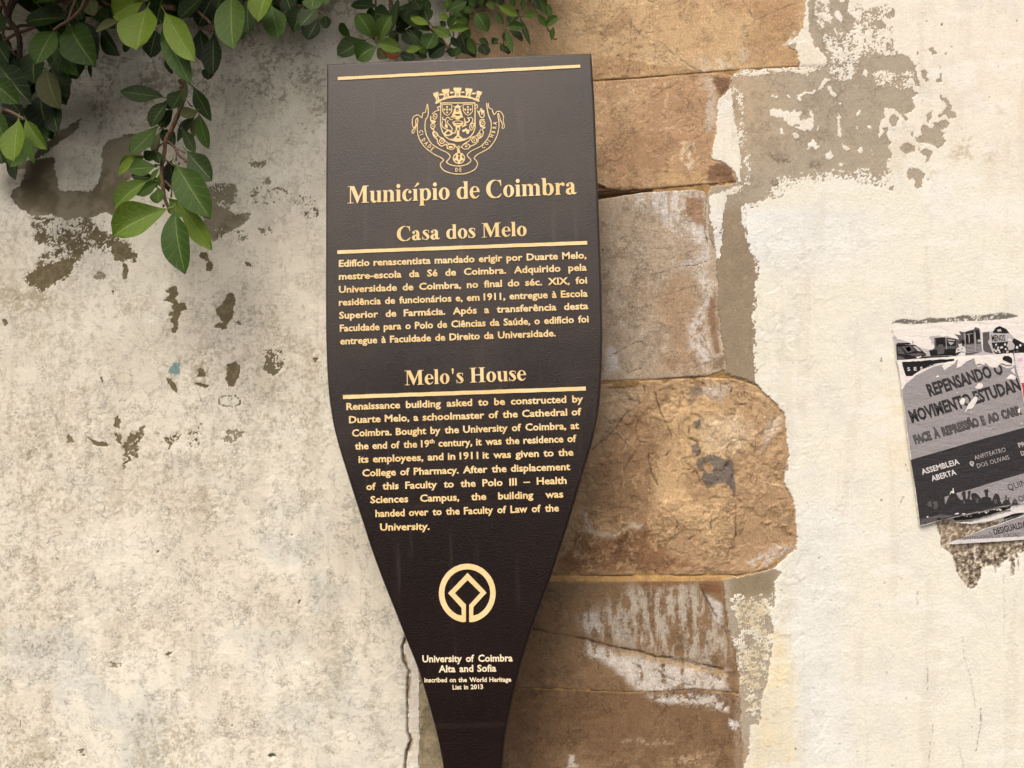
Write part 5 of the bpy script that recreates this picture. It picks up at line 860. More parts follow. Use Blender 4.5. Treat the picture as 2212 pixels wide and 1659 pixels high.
RAISE = .0009
def serif_line(txt, A_, B_, cap_px, name):
    a3, ex, ey, L_ = axes(A_, B_, SIGN_Y); s_ = cap_px*px_scale(A_, SIGN_Y)/676.0
    x = 0; loops = []
    for ch in txt:
        if ch == ' ': x += SERIF_SPACE; continue
        w_, cs = SERIF[ch]; loops += [[(px_+x, py_) for px_, py_ in lp] for lp in _loops(cs)]; x += w_
    xs = [p_[0] for lp in loops for p_ in lp]; k = L_/(max(xs)-min(xs)); x0 = min(xs)
    loops = [[((px_-x0)*k, py_*s_) for px_, py_ in lp] for lp in loops]
    V_, F_ = curve_mesh([[(p_[0]*100, p_[1]*100) for p_ in lp] for lp in loops], .05)
    F_ = [f for f in F_ if not all(V_[i, 2] < 0 for i in f)]
    V_[:, :2] /= 100; V_[:, 2] = (V_[:, 2]*20+1)/2*RAISE
    return lay([(V_, F_)], A_, B_, SIGN_Y, M_gd, name, SIGN)
SD = lambda x, y: (685.75+x*.2852, 493.7+y*.2852)
SE = lambda x, y: (685.75+x*.2852, 768+y*.2852)
SF = lambda x, y: (822.9+x*.2889, 1179.5+y*.2889)
SH = lambda x, y: (658.3+x*.3638, y*.3638)
serif_line('Município de Coimbra', SH(255, 1209), SH(1615, 1153), 37.5, 'heading_lettering')
serif_line('Casa dos Melo', SH(548, 1431), SH(1318, 1400), 31.0, 'heading_lettering')
serif_line("Melo's House", SE(662, 226), SE(1582, 188), 31.5, 'heading_lettering')
PL = [((163,290),(2038,226)), ((163,388),(2040,318)), ((163,487),(2043,416)), ((163,584),(2047,515)), ((165,683),(2052,610)), ((170,780),(2055,710)), ((173,878),(1805,816))]
EL = [((220,412),(2013,353)), ((240,512),(2000,450)), ((262,613),(1982,555)), ((285,712),(1962,653)), ((312,812),(1940,757)), ((340,915),(1915,866)), ((370,1018),(1888,970)), ((402,1118),(1862,1074)), ((440,1222),(1830,1179)), ((475,1325),(850,1318))]
for t_, (a_, b_) in zip(PT, PL): text_line(t_, SD(*a_), SD(*b_), 14.6, SIGN_Y, M_gd, 'text_line', SIGN, sx=1.05, thick=RAISE)
for t_, (a_, b_) in zip(EN, EL): text_line(t_, SE(*a_), SE(*b_), 14.8, SIGN_Y, M_gd, 'text_line', SIGN, sx=1.05, thick=RAISE)
for t_, a_, b_, c_ in ((FOOT[0], (310,868), (985,861), 14.2), (FOOT[1], (432,943), (863,937), 14.2), (FOOT[2], (325,1018), (975,1013), 9.2), (FOOT[3], (536,1072), (764,1067), 9.2)):
    text_line(t_, SF(*a_), SF(*b_), c_, SIGN_Y, M_cr, 'text_line', SIGN, sx=1.0, thick=.0006)
def bar(pts, h):
    P_ = [at(x, y, SIGN_Y) for x, y in pts]; n_ = 40; top = []; bot = []
    rr = random.Random(5)
    for i in range(n_+1):
        c_ = P_[0]+(P_[1]-P_[0])*i/n_; w_ = h*px_scale(pts[0], SIGN_Y)/2; top.append(c_+np.array([0, 0, w_+rr.uniform(-.00022, .00022)])); bot.append(c_-np.array([0, 0, w_+rr.uniform(-.00022, .00022)]))
    o1 = top+list(reversed(bot)); m_ = len(o1); V_ = [p_+np.array([0, -RAISE, 0]) for p_ in o1]+[p_+np.array([0, .001, 0]) for p_ in o1]
    F_ = [tuple(reversed(range(m_)))]+[(i, (i+1) % m_, m_+(i+1) % m_, m_+i) for i in range(m_)]
    pymesh('gold_rule', V_, F_, M_gd, SIGN)
bar([SH(197, 468), SH(1636, 394)], 6.6); bar([SH(194, 1498), SH(1677, 1442)], 7.6); bar([SE(194, 315), SE(2033, 250)], 8.2)
# coat of arms: loops traced in crop units (x/2, y/2 of the enlarged crest crop), laid on the board
def on_board(loops_px, mat, name, thick, label=None):
    """loops in measuring-grid pixels -> raised flat part on the board"""
    q_ = []
    for lp in loops_px:
        P_ = at(np.array([p_[0] for p_ in lp]), np.array([p_[1] for p_ in lp]), SIGN_Y); q_.append([(x*100, z*100) for x, _, z in P_])
    V_, F_ = curve_mesh(q_, .05); F_ = [f for f in F_ if not all(V_[i, 2] < 0 for i in f)]
    W_ = np.stack([V_[:, 0]/100, SIGN_Y-(V_[:, 2]*20+1)/2*thick, V_[:, 1]/100], -1); o = pymesh(name, W_, F_, mat, SIGN)
    if label: o['label'] = label
    return o
K3 = .5486/4.022
on_board([[(850.4+x*2*K3, 164.6+y*2*K3) for x, y in lp] for lp in _loops(CREST)], M_gd, 'coat_of_arms', .0007, 'gold coat of arms with mural crown, chalice and ribbon')
def crest_text(txt, pts, cap, name='ribbon_lettering'):
    P_ = [(850.4+x*K3, 164.6+y*K3) for x, y in pts]; n_ = len(txt)
    for i, ch in enumerate(txt):
        t_ = i/max(1, n_-1)*(len(P_)-1); j = min(int(t_), len(P_)-2); f = t_-j
        x = P_[j][0]*(1-f)+P_[j+1][0]*f; y = P_[j][1]*(1-f)+P_[j+1][1]*f; dx = P_[j+1][0]-P_[j][0]; dy = P_[j+1][1]-P_[j][1]; L_ = math.hypot(dx, dy); yield ch, (x, y), (x+dx/L_, y+dy/L_)
for txt, pts in (("CIDADE", [(402,858),(412,930),(438,1010),(480,1070),(530,1120),(580,1165)]), ("DE", [(975,1515),(1040,1512)]), ("COIMBRA", [(1420,1160),(1480,1110),(1530,1050),(1575,985),(1605,910),(1622,840),(1632,775)])):
    VV_ = []; FF_ = []; off = 0
    for ch, A_, B_ in crest_text(txt, pts, 50):
        V_, F_ = BAKE[('letter', ch)]; a3, ex, ey, _ = axes(A_, B_, SIGN_Y); s_ = 8.6*px_scale(A_, SIGN_Y)/CAP['sign']; P_ = a3+V_[:, :1]*s_*.8*ex+V_[:, 1:2]*s_*ey; P_[:, 1] = SIGN_Y-.0009
        VV_.append(P_); FF_ += [tuple(i+off for i in f) for f in F_]; off += len(P_)
    pymesh('ribbon_lettering', np.concatenate(VV_), FF_, M_gd, SIGN)
# round emblem: open ring whose ends fold inwards to a square on its corner
cxE, cyE = 646, 352; outer = []; inner = []
for k in range(61):
    t_ = math.radians(-90+4.0+k*(352.0/60)); outer.append((cxE+212*math.cos(t_), cyE-220*math.sin(t_)))
for k in range(61):
    t_ = math.radians(-90+14.5+k*(331.0/60)); inner.append((cxE+171*math.cos(t_), cyE-178*math.sin(t_)))
emb2 = [(690,520)]+inner[2:-2]+[(605,520),(603,462),(503,352),(648,200),(790,348),(692,455)]
ring_o = [SF(x, y) for x, y in outer[1:-1]]+[SF(x, y) for x, y in [(636,566),(636,438),(553,352),(648,254),(744,348),(660,440),(660,566)]]
ring_i = [SF(x, y) for x, y in emb2]
on_board([ring_o, ring_i], M_gd, 'round_emblem', RAISE, 'gold ring emblem enclosing a square set on its corner')

# ------------------------------------------------------------------ climbing fig: leaves and stems
def leaf_mat(name, c1, c2, under, rough=.38, trans=.22):
    m = N(name); t = m.t
    uv = m.n('ShaderNodeUVMap'); sp = m.n('ShaderNodeSeparateXYZ'); m.l(uv.outputs[0], sp.inputs[0])
    u = m.math('ABSOLUTE', m.math('SUBTRACT', sp.outputs[0], .5)); vv = sp.outputs[1]
    mid = m.ramp(u, .012, .030, 1, 0)
    oi = m.n('ShaderNodeObjectInfo'); rnd = oi.outputs['Random']
    ph = m.math('SUBTRACT', m.math('MULTIPLY', vv, 6.5), m.math('MULTIPLY', m.math('POWER', m.math('MULTIPLY', u, 2.0), .8), 1.7))
    side = m.ramp(m.math('ABSOLUTE', m.math('SUBTRACT', m.math('FRACT', ph), .5)), .035, .085, 1, 0)
    p = m.pos(); blot = m.noise(p, 22, 4, .6); fine = m.noise(p, 160, 3, .6)
    base = m.mix(m.ramp(m.math('ADD', blot, m.math('MULTIPLY', m.math('SUBTRACT', rnd, .5), .35)), .3, .7), L4(c1), L4(c2))
    base = m.mix(m.math('MULTIPLY', m.math('MAXIMUM', m.math('MULTIPLY', side, .13), m.math('MULTIPLY', mid, .5)), 1.0), base, L4((150, 172, 92)))
    geo = m.n('ShaderNodeNewGeometry'); base = m.mix(geo.outputs['Backfacing'], base, L4(under))
    m.col(base); m.rough(m.ramp(blot, .3, .7, rough, rough+.16)); m.spec(.28)
    hh = m.math('SUBTRACT', m.math('MULTIPLY', fine, .25), m.math('ADD', m.math('MULTIPLY', side, .35), m.math('MULTIPLY', mid, .8)))
    m.nor(m.bump(m.noise(p, 60, 3, .5), .5, .002, m.bump(hh, .55, .0012)))
    tr = m.n('ShaderNodeBsdfTranslucent'); m.l(m.mix(.5, base, L4((84, 128, 12))), tr.inputs[0]); mx = m.n('ShaderNodeMixShader'); mx.inputs[0].default_value = trans
    out = t.nodes['Material Output']; m.l(m.b.outputs[0], mx.inputs[1]); m.l(tr.outputs[0], mx.inputs[2]); m.l(mx.outputs[0], out.inputs[0]); return m.m
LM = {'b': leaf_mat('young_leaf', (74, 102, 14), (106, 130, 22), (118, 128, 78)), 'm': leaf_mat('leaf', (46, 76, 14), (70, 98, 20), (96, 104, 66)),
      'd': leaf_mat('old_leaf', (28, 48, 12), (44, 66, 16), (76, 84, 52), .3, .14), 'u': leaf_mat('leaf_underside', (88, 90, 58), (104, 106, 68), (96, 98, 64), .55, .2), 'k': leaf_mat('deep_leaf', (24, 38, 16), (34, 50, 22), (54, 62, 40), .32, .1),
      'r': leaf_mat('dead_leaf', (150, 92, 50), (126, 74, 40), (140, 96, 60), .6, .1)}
def tube(name, pts, radii, mat, parent, sides=8, bumps=0.0, seed=0):
    P_ = [np.array(p, float) for p in pts]; r_ = random.Random(seed); V_ = []; F_ = []
    for i, p in enumerate(P_):
        d = P_[min(i+1, len(P_)-1)]-P_[max(i-1, 0)]; d /= np.linalg.norm(d)+1e-9; a_ = np.cross(d, [0, 1, .13]); a_ /= np.linalg.norm(a_)+1e-9; b_ = np.cross(d, a_)
        for k in range(sides):
            t_ = 2*math.pi*k/sides; rr = radii[i]*(1+bumps*r_.uniform(-1, 1)); V_.append(p+(a_*math.cos(t_)+b_*math.sin(t_))*rr)
    for i in range(len(P_)-1):
        for k in range(sides):
            j = (k+1) % sides; F_.append((i*sides+k, i*sides+j, (i+1)*sides+j, (i+1)*sides+k))
    F_.append(tuple(reversed(range(sides)))); F_.append(tuple((len(P_)-1)*sides+k for k in range(sides)))
    return pymesh(name, V_, F_, mat, parent, True)
m_ = N('brown_bark'); p_ = m_.pos((1, 1, .35)); bn = m_.noise(p_, 260, 4, .65); m_.col(m_.mix(m_.ramp(bn, .35, .7), L4((92, 68, 48)), L4((146, 116, 84)))); m_.rough(.8); m_.nor(m_.bump(bn, .8, .0012)); M_bark = m_.m
m_ = N('reddish_twig'); p_ = m_.pos(); bn = m_.noise(p_, 300, 3, .6); m_.col(m_.mix(m_.ramp(bn, .35, .7), L4((84, 58, 40)), L4((122, 92, 66)))); m_.rough(.65); m_.nor(m_.bump(bn, .5, .0008)); M_twig = m_.m
m_ = N('dark_bark'); p_ = m_.pos((1, 1, .4)); bn = m_.noise(p_, 200, 4, .65); m_.col(m_.mix(m_.ramp(bn, .35, .7), L4((58, 46, 36)), L4((92, 74, 56)))); m_.rough(.85); m_.nor(m_.bump(bn, .8, .0015)); M_dbark = m_.m
PROF = {0: (1.15, .95, .66), 1: (1.35, .8, .55), 2: (1.0, .7, .62), 3: (1.05, 1.0, .85)}    # position of the widest point, base and tip fullness
def leaf_mesh(var, seed, fold, bend, wave, mat, na=5, nb=12, pet=True):
    r_ = random.Random(seed); wp, fb, ft = PROF[var]; V_ = []; UV = []; F_ = []
    ph1, ph2 = r_.uniform(0, 6), r_.uniform(0, 6)
    for j in range(nb+1):
        t_ = j/nb; q_ = t_**wp; wd = math.sin(math.pi*q_)**(fb if q_ < .5 else ft) if 0 < t_ < 1 else 0.0
        wd = max(wd, .02)*.5
        for i in range(-na+1, na):
            s_ = i/(na-1); x = s_*wd*(1+.05*math.sin(9*t_+ph1+s_)); zz = fold*abs(s_)**1.4*wd - bend*(t_-.35)**2 + wave*math.sin(7.5*t_+ph1+(1.3 if s_ > 0 else 0))*s_*s_ + .018*math.sin(5*t_+ph2)
            V_.append((x, t_+.02*math.sin(5*s_+ph2)*abs(s_), zz)); UV.append((.5+s_*.5, t_))
    w_ = 2*na-1
    for j in range(nb):
        for i in range(w_-1): F_.append((j*w_+i, j*w_+i+1, (j+1)*w_+i+1, (j+1)*w_+i))
    if pet:
        b0 = len(V_); m0 = na-1; z0 = V_[m0][2]
        for q_ in ((-.016, -.16, z0-.03), (.016, -.16, z0-.03), (.016, .03, z0-.004), (-.016, .03, z0-.004), (0, -.16, z0-.05), (0, .03, z0-.024)): V_.append(q_); UV.append((.5, .5))
        F_ += [(b0, b0+1, b0+2, b0+3), (b0+1, b0+4, b0+5, b0+2), (b0+4, b0, b0+3, b0+5)]
    me = bpy.data.meshes.new('leaf'); me.from_pydata(V_, [], F_); me.update(); ul = me.uv_layers.new(name='UVMap')
    for lp in me.loops: ul.data[lp.index].uv = UV[lp.vertex_index]
    me.polygons.foreach_set('use_smooth', [True]*len(me.polygons)); me.materials.append(mat); return me
LEAVES = {}
for mk, mt in LM.items():
    LEAVES[mk] = [leaf_mesh(v_, 10*v_+k_, (.30, .14, .42)[k_], (.22, -.1, .42)[k_], (.03, .05, .02)[k_], mt) for v_ in range(4) for k_ in range(3)]
def leaf(parent, b_, t_, w_, kind, depth, tilt=0.0, roll=0.0, var=None, seed=0, name='leaf'):
    """b_, t_ base and tip in measuring-grid pixels; w_ width px; depth metres in front of the wall; tilt pushes the tip outwards"""
    Yb = WALL_Y-depth; Yt = Yb-tilt; B_ = at(*b_, Yb); T_ = at(*t_, Yt); y_ = Vector(T_-B_); L_ = y_.length; y_.normalize()
    out = Vector((0, -1, 0)); x_ = y_.cross(out).normalized(); z_ = x_.cross(y_).normalized()
    q_ = Quaternion(y_, roll); x_ = q_ @ x_; z_ = q_ @ z_
    W_ = w_*px_scale(b_, Yb)/max(.35, abs(math.cos(roll)))
    M_ = Matrix([[x_[i]*W_, y_[i]*L_, z_[i]*min(W_, L_), B_[i]] for i in range(3)]+[[0, 0, 0, 1]])
    r_ = random.Random(seed*7+int(b_[0]*3+t_[1])); k_ = (var*3+r_.randrange(3)) if var is not None else r_.randrange(12)
    o = bpy.data.objects.new(name, LEAVES[kind][k_]); link(o, parent); o.matrix_world = M_; return o
HZ = lambda x, y: (219.4+x*.281, 137.2+y*.281)
LZ = lambda x, y: (x*.2315, y*.2315)
TZ = lambda x, y: (356.6+x*.1736, y*.1736)
IZ = lambda x, y: (713.2+x*.2356, y*.2356)

FIG = thing('climbing_fig', 'leafy climbing fig with woody stems hanging over the wall in the upper left corner', 'climbing plant', loc=tuple(at(200, -200, WALL_Y)))
def world_keep(o, parent): o.parent = parent; o.matrix_parent_inverse = parent.matrix_world.inverted()
bpy.context.view_layer.update()
def add(parent, o): world_keep(o, parent)
def L(par, conv, rows, d0, seed=0):
    for i, r in enumerate(rows):
        b_, t_, w_, k_ = r[0], r[1], r[2], r[3]; dd = r[4] if len(r) > 4 else d0; tl = r[5] if len(r) > 5 else .0; ro = r[6] if len(r) > 6 else ((i*37) % 11-5)*.07; vr = r[7] if len(r) > 7 else None
        B_ = conv(*b_); T_ = conv(*t_); sc = abs(conv(1, 0)[0]-conv(0, 0)[0])
        o = leaf(None, B_, T_, w_*sc*1.08, k_, dd, tl, ro, vr, seed+i); world_keep(o, par)
# big bright leaves at the top edge
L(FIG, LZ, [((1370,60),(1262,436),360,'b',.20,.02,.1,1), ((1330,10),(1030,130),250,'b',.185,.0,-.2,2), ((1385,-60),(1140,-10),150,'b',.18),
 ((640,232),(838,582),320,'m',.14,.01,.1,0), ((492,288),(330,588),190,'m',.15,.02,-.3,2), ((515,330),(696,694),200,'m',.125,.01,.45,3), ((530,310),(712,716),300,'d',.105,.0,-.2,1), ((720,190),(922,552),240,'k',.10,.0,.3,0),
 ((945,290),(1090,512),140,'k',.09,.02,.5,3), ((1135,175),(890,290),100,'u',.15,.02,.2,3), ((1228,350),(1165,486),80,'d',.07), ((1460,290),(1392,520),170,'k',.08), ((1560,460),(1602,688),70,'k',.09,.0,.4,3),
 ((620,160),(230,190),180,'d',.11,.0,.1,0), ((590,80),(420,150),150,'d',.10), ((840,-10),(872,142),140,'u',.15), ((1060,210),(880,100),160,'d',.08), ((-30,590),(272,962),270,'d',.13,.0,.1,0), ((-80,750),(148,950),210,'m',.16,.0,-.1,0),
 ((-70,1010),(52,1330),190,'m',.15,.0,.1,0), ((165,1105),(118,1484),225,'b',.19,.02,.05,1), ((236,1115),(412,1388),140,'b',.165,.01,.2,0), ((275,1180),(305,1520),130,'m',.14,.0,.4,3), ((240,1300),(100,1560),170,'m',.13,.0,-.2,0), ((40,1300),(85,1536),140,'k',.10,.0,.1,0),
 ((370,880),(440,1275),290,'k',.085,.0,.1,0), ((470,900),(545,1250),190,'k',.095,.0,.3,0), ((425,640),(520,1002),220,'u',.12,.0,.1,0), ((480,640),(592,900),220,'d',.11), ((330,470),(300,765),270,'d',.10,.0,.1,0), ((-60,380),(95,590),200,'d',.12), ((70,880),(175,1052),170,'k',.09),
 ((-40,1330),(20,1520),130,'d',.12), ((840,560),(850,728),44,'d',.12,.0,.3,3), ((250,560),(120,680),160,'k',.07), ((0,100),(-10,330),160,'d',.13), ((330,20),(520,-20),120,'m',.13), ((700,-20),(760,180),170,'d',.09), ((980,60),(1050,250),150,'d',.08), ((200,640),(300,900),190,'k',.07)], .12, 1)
L(FIG, TZ, [((-10,150),(352,748),290,'b',.215,.02,.1,0), ((-30,330),(292,1015),250,'m',.20,.02,-.15,0), ((820,-80),(830,588),370,'m',.185,.02,.05,0), ((1290,-100),(1130,222),290,'b',.195,.02,.1,0), ((1315,60),(1410,462),260,'m',.17,.02,-.1,1), ((1020,-20),(1040,440),210,'d',.14,.0,.2,0),
 ((960,260),(955,498),110,'d',.10), ((600,405),(590,915),250,'k',.10,.0,.1,1), ((560,820),(530,985),150,'k',.085,.0,0,1), ((430,360),(490,770),220,'k',.085,.0,.1,0), ((500,-60),(170,215),240,'d',.13), ((610,-60),(400,310),260,'k',.10), ((1850,-60),(1825,135),220,'m',.17), ((1900,70),(1685,335),240,'d',.14,.0,.2,1),
 ((1720,70),(1590,385),210,'d',.13), ((1910,230),(1765,482),240,'k',.09,.0,.1,1), ((1990,185),(2010,346),130,'d',.09,.0,0,1), ((1640,-10),(1450,195),180,'k',.10), ((2000,-60),(2005,72),110,'m',.16), ((20,640),(82,912),100,'k',.09), ((1130,180),(1180,275),90,'k',.10), ((690,-60),(640,90),160,'d',.14), ((360,-20),(300,210),200,'d',.10), ((1500,-60),(1560,120),190,'d',.12)], .12, 60)
# woody stems in the corner
for pts, rr in (([(190,-80),(100,60),(80,180),(165,300),(185,420),(185,560)], .0066), ([(0,250),(100,265),(200,240),(330,232)], .0036), ([(330,250),(120,330),(0,420)], .0032), ([(20,0),(60,150),(30,260),(45,380),(150,520)], .003), ([(800,-40),(760,80),(650,190),(560,240),(500,285)], .0034), ([(730,-60),(650,150),(640,200)], .0028), ([(0,60),(-20,300)], .004), ([(950,10),(1060,60),(1150,40)], .003), ([(500,20),(700,5),(900,30)], .0035), ([(30,1015),(130,1060),(235,1120)], .0036)):
    w_pts = catmull([at(*LZ(x, y), WALL_Y-.075-(.08 if pts[0][1] > 900 or pts[0][0] in (800, 730) else 0)) for x, y in pts], 5)
    world_keep(tube('stem', w_pts, [rr*(1-.3*i/len(w_pts)) for i in range(len(w_pts))], M_dbark if rr > .0035 and pts[0][1] < 900 else M_twig, None, 8, .10, 3), FIG)
for pts, rr, dd in (([(370,100),(450,180),(520,240),(570,300)], .0026, .13), ([(420,340),(520,360),(620,385)], .0026, .11), ([(540,370),(575,420)], .0018, .11), ([(-40,80),(120,100)], .005, .09), ([(1910,140),(1960,170),(2010,210)], .0018, .10), ([(1180,-40),(1240,-10)], .0035, .10), ([(1380,-60),(1560,60),(1720,90)], .004, .09), ([(210,1000),(230,1060),(180,1100)], .0022, .15)):
    w_pts = catmull([at(*TZ(x, y), WALL_Y-dd) for x, y in pts], 4); world_keep(tube('stem', w_pts, [rr]*len(w_pts), M_twig, None, 6, .12, 4), FIG)
# hanging branch
BR = [(630,60),(625,140),(640,215),(612,330),(575,420),(530,520),(492,600),(482,690),(465,770),(462,860),(470,940),(487,1040),(515,1110),(530,1150)]
w_pts = catmull([at(*HZ(x, y), WALL_Y-.10) for x, y in BR], 4)
world_keep(tube('branch', w_pts, [.0046-.0018*i/len(w_pts)+.0007*(i % 9 == 4) for i in range(len(w_pts))], M_bark, None, 10, .10, 6), FIG)
for pts, rr in (([(505,595),(560,640),(590,700),(640,740),(690,780),(735,850)], .0022), ([(575,690),(572,750)], .0014), ([(490,740),(560,790)], .0013), ([(488,905),(545,960),(600,1000),(640,1025)], .0022), ([(540,965),(535,1030)], .0016), ([(475,610),(440,640),(425,680)], .0014), ([(590,660),(645,690)], .0011), ([(465,785),(405,775)], .0013), ([(460,945),(420,925)], .0013), ([(500,490),(440,505)], .0013), ([(585,455),(600,490),(628,510)], .0009), ([(665,150),(710,185)], .0011), ([(475,260),(525,266)], .0011), ([(495,290),(515,295)], .0009), ([(520,1040),(600,1060),(590,1070)], .0013), ([(660,290),(680,320),(700,330)], .0013)):
    q_ = catmull([at(*HZ(x, y), WALL_Y-.103) for x, y in pts], 4); world_keep(tube('twig', q_, [rr*(1+.25*(i % 3 == 0)) for i in range(len(q_))], M_twig, None, 6, .2, 7), FIG)
for i, (x, y) in enumerate([(685,765),(700,785),(640,745),(600,760),(610,1005),(575,970),(530,1120),(518,1135),(545,1112),(480,1085),(420,780),(425,935),(610,140),(600,125)]):
    B_ = at(*HZ(x, y), WALL_Y-.106); r_ = random.Random(i); d_ = np.array([r_.uniform(-.5, .5), -.3, -.8 if y < 1100 else -.2]); world_keep(tube('bud', [B_, B_+d_*.003, B_+d_*.0075], [.0016, .0024, .0006], M_twig, None, 6, .1, i), FIG)
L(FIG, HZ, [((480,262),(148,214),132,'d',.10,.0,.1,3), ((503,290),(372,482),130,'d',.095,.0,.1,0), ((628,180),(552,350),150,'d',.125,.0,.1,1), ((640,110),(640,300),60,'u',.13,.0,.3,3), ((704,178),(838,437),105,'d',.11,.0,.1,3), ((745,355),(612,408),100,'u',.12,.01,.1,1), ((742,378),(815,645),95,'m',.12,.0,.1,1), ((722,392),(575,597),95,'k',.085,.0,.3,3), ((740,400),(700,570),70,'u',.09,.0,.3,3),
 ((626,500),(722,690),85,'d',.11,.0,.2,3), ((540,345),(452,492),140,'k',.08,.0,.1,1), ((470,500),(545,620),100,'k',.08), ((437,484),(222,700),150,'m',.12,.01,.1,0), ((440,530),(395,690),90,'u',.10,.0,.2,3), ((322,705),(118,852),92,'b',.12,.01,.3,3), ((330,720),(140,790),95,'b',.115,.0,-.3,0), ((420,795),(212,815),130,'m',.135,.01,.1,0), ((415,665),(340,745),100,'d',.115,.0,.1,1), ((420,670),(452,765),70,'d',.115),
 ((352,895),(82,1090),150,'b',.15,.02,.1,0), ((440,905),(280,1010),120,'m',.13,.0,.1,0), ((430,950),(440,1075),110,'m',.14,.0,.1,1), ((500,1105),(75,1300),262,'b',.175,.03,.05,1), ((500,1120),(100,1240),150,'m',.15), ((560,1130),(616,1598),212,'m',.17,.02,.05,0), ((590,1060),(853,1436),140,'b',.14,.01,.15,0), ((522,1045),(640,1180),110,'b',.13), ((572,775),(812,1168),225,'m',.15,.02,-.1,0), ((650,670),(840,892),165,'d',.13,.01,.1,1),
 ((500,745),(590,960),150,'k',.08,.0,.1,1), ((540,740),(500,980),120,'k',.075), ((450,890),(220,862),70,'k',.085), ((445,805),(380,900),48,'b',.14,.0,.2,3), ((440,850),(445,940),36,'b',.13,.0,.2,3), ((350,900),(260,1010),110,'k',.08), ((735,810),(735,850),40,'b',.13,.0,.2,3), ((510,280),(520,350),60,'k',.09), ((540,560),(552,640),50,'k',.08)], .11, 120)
# fill of leaves behind, just at the upper edge of the picture
r_ = random.Random(3)
for i in range(64):
    x = r_.uniform(-60, 700); y = r_.uniform(-90, 20) if x > 130 else r_.uniform(-60, 330); 
    if 215 < x < 330 and y > -20: continue
    an = r_.uniform(.6, 2.5); ln = r_.uniform(55, 95); o = leaf(None, (x, y-20), (x+ln*math.cos(an), y-20+ln*math.sin(an)), ln*r_.uniform(.45, .65), r_.choice('kkdd'), r_.uniform(.02, .08), r_.uniform(-.01, .03), r_.uniform(-.6, .6), None, i); world_keep(o, FIG)

VINE = thing('climbing_fig', 'small-leaved climbing fig growing down the wall just behind the top of the information post', 'climbing plant', loc=tuple(at(900, -200, WALL_Y)))
bpy.context.view_layer.update()
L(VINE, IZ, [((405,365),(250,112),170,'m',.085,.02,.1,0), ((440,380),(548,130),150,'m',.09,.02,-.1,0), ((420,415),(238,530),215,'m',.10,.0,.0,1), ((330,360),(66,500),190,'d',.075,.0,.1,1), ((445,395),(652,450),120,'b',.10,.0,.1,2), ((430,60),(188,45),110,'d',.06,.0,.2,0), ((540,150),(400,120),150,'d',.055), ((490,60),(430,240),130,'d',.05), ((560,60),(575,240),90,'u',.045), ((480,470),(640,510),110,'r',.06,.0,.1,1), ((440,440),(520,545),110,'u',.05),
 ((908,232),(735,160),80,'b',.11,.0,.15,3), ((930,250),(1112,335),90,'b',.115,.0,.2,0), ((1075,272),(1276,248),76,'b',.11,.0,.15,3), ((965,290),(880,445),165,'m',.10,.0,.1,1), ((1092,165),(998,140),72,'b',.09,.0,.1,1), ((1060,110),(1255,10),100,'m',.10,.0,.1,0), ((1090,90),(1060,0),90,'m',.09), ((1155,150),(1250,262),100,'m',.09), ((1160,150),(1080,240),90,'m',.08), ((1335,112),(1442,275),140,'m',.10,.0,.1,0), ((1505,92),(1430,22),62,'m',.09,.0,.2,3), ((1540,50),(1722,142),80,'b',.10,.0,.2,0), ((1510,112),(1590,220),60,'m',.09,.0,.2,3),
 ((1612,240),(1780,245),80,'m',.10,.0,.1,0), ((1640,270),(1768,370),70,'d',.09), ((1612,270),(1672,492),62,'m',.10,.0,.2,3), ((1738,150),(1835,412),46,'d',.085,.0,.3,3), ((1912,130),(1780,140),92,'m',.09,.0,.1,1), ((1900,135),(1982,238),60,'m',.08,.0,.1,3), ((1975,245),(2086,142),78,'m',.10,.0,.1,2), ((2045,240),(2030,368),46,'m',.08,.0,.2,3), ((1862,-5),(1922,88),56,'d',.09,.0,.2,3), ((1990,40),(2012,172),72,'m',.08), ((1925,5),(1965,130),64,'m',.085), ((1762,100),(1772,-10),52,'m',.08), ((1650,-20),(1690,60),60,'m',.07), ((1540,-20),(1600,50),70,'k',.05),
 ((1720,110),(1640,215),110,'d',.06), ((1690,80),(1720,140),50,'k',.05), ((690,270),(790,392),170,'k',.05), ((610,110),(760,190),260,'d',.04,.0,.1,1), ((620,60),(900,260),190,'d',.05), ((850,50),(900,205),130,'d',.06), ((760,-20),(832,95),100,'d',.07,.0,.2,3), ((630,-20),(575,250),90,'d',.07,.0,.4,3), ((740,290),(850,410),120,'d',.06), ((1055,415),(905,515),130,'k',.06), ((840,435),(692,470),76,'b',.09,.0,.1,0), ((815,420),(900,470),90,'m',.08), ((1190,420),(1145,512),70,'m',.07), ((1110,340),(1165,432),56,'d',.06), ((1200,310),(1255,490),130,'k',.045), ((1260,340),(1335,498),80,'m',.07,.0,.2,3), ((1215,270),(1280,350),90,'m',.07), ((1380,410),(1440,510),110,'k',.07), ((1365,355),(1452,415),60,'d',.06), ((1545,350),(1485,400),66,'d',.08,.0,.1,1), ((1590,300),(1610,382),50,'d',.07), ((1565,400),(1602,482),54,'d',.07), ((1600,420),(1650,490),50,'k',.06), ((1235,455),(1335,512),76,'d',.06), ((640,500),(775,545),96,'k',.05), ((630,290),(540,340),60,'k',.06), ((1210,60),(1305,115),84,'m',.07), ((1140,90),(1258,200),140,'m',.06), ((1100,430),(1130,520),90,'d',.05), ((870,470),(830,530),90,'d',.04), ((700,480),(680,550),90,'k',.04), ((950,380),(1050,380),80,'k',.04), ((1270,0),(1330,60),60,'m',.07), ((1400,-20),(1380,50),60,'m',.06), ((1320,-20),(1300,40),60,'d',.05), ((1060,200),(1020,240),70,'d',.04), ((1200,130),(1240,280),110,'d',.05)], .08, 300)
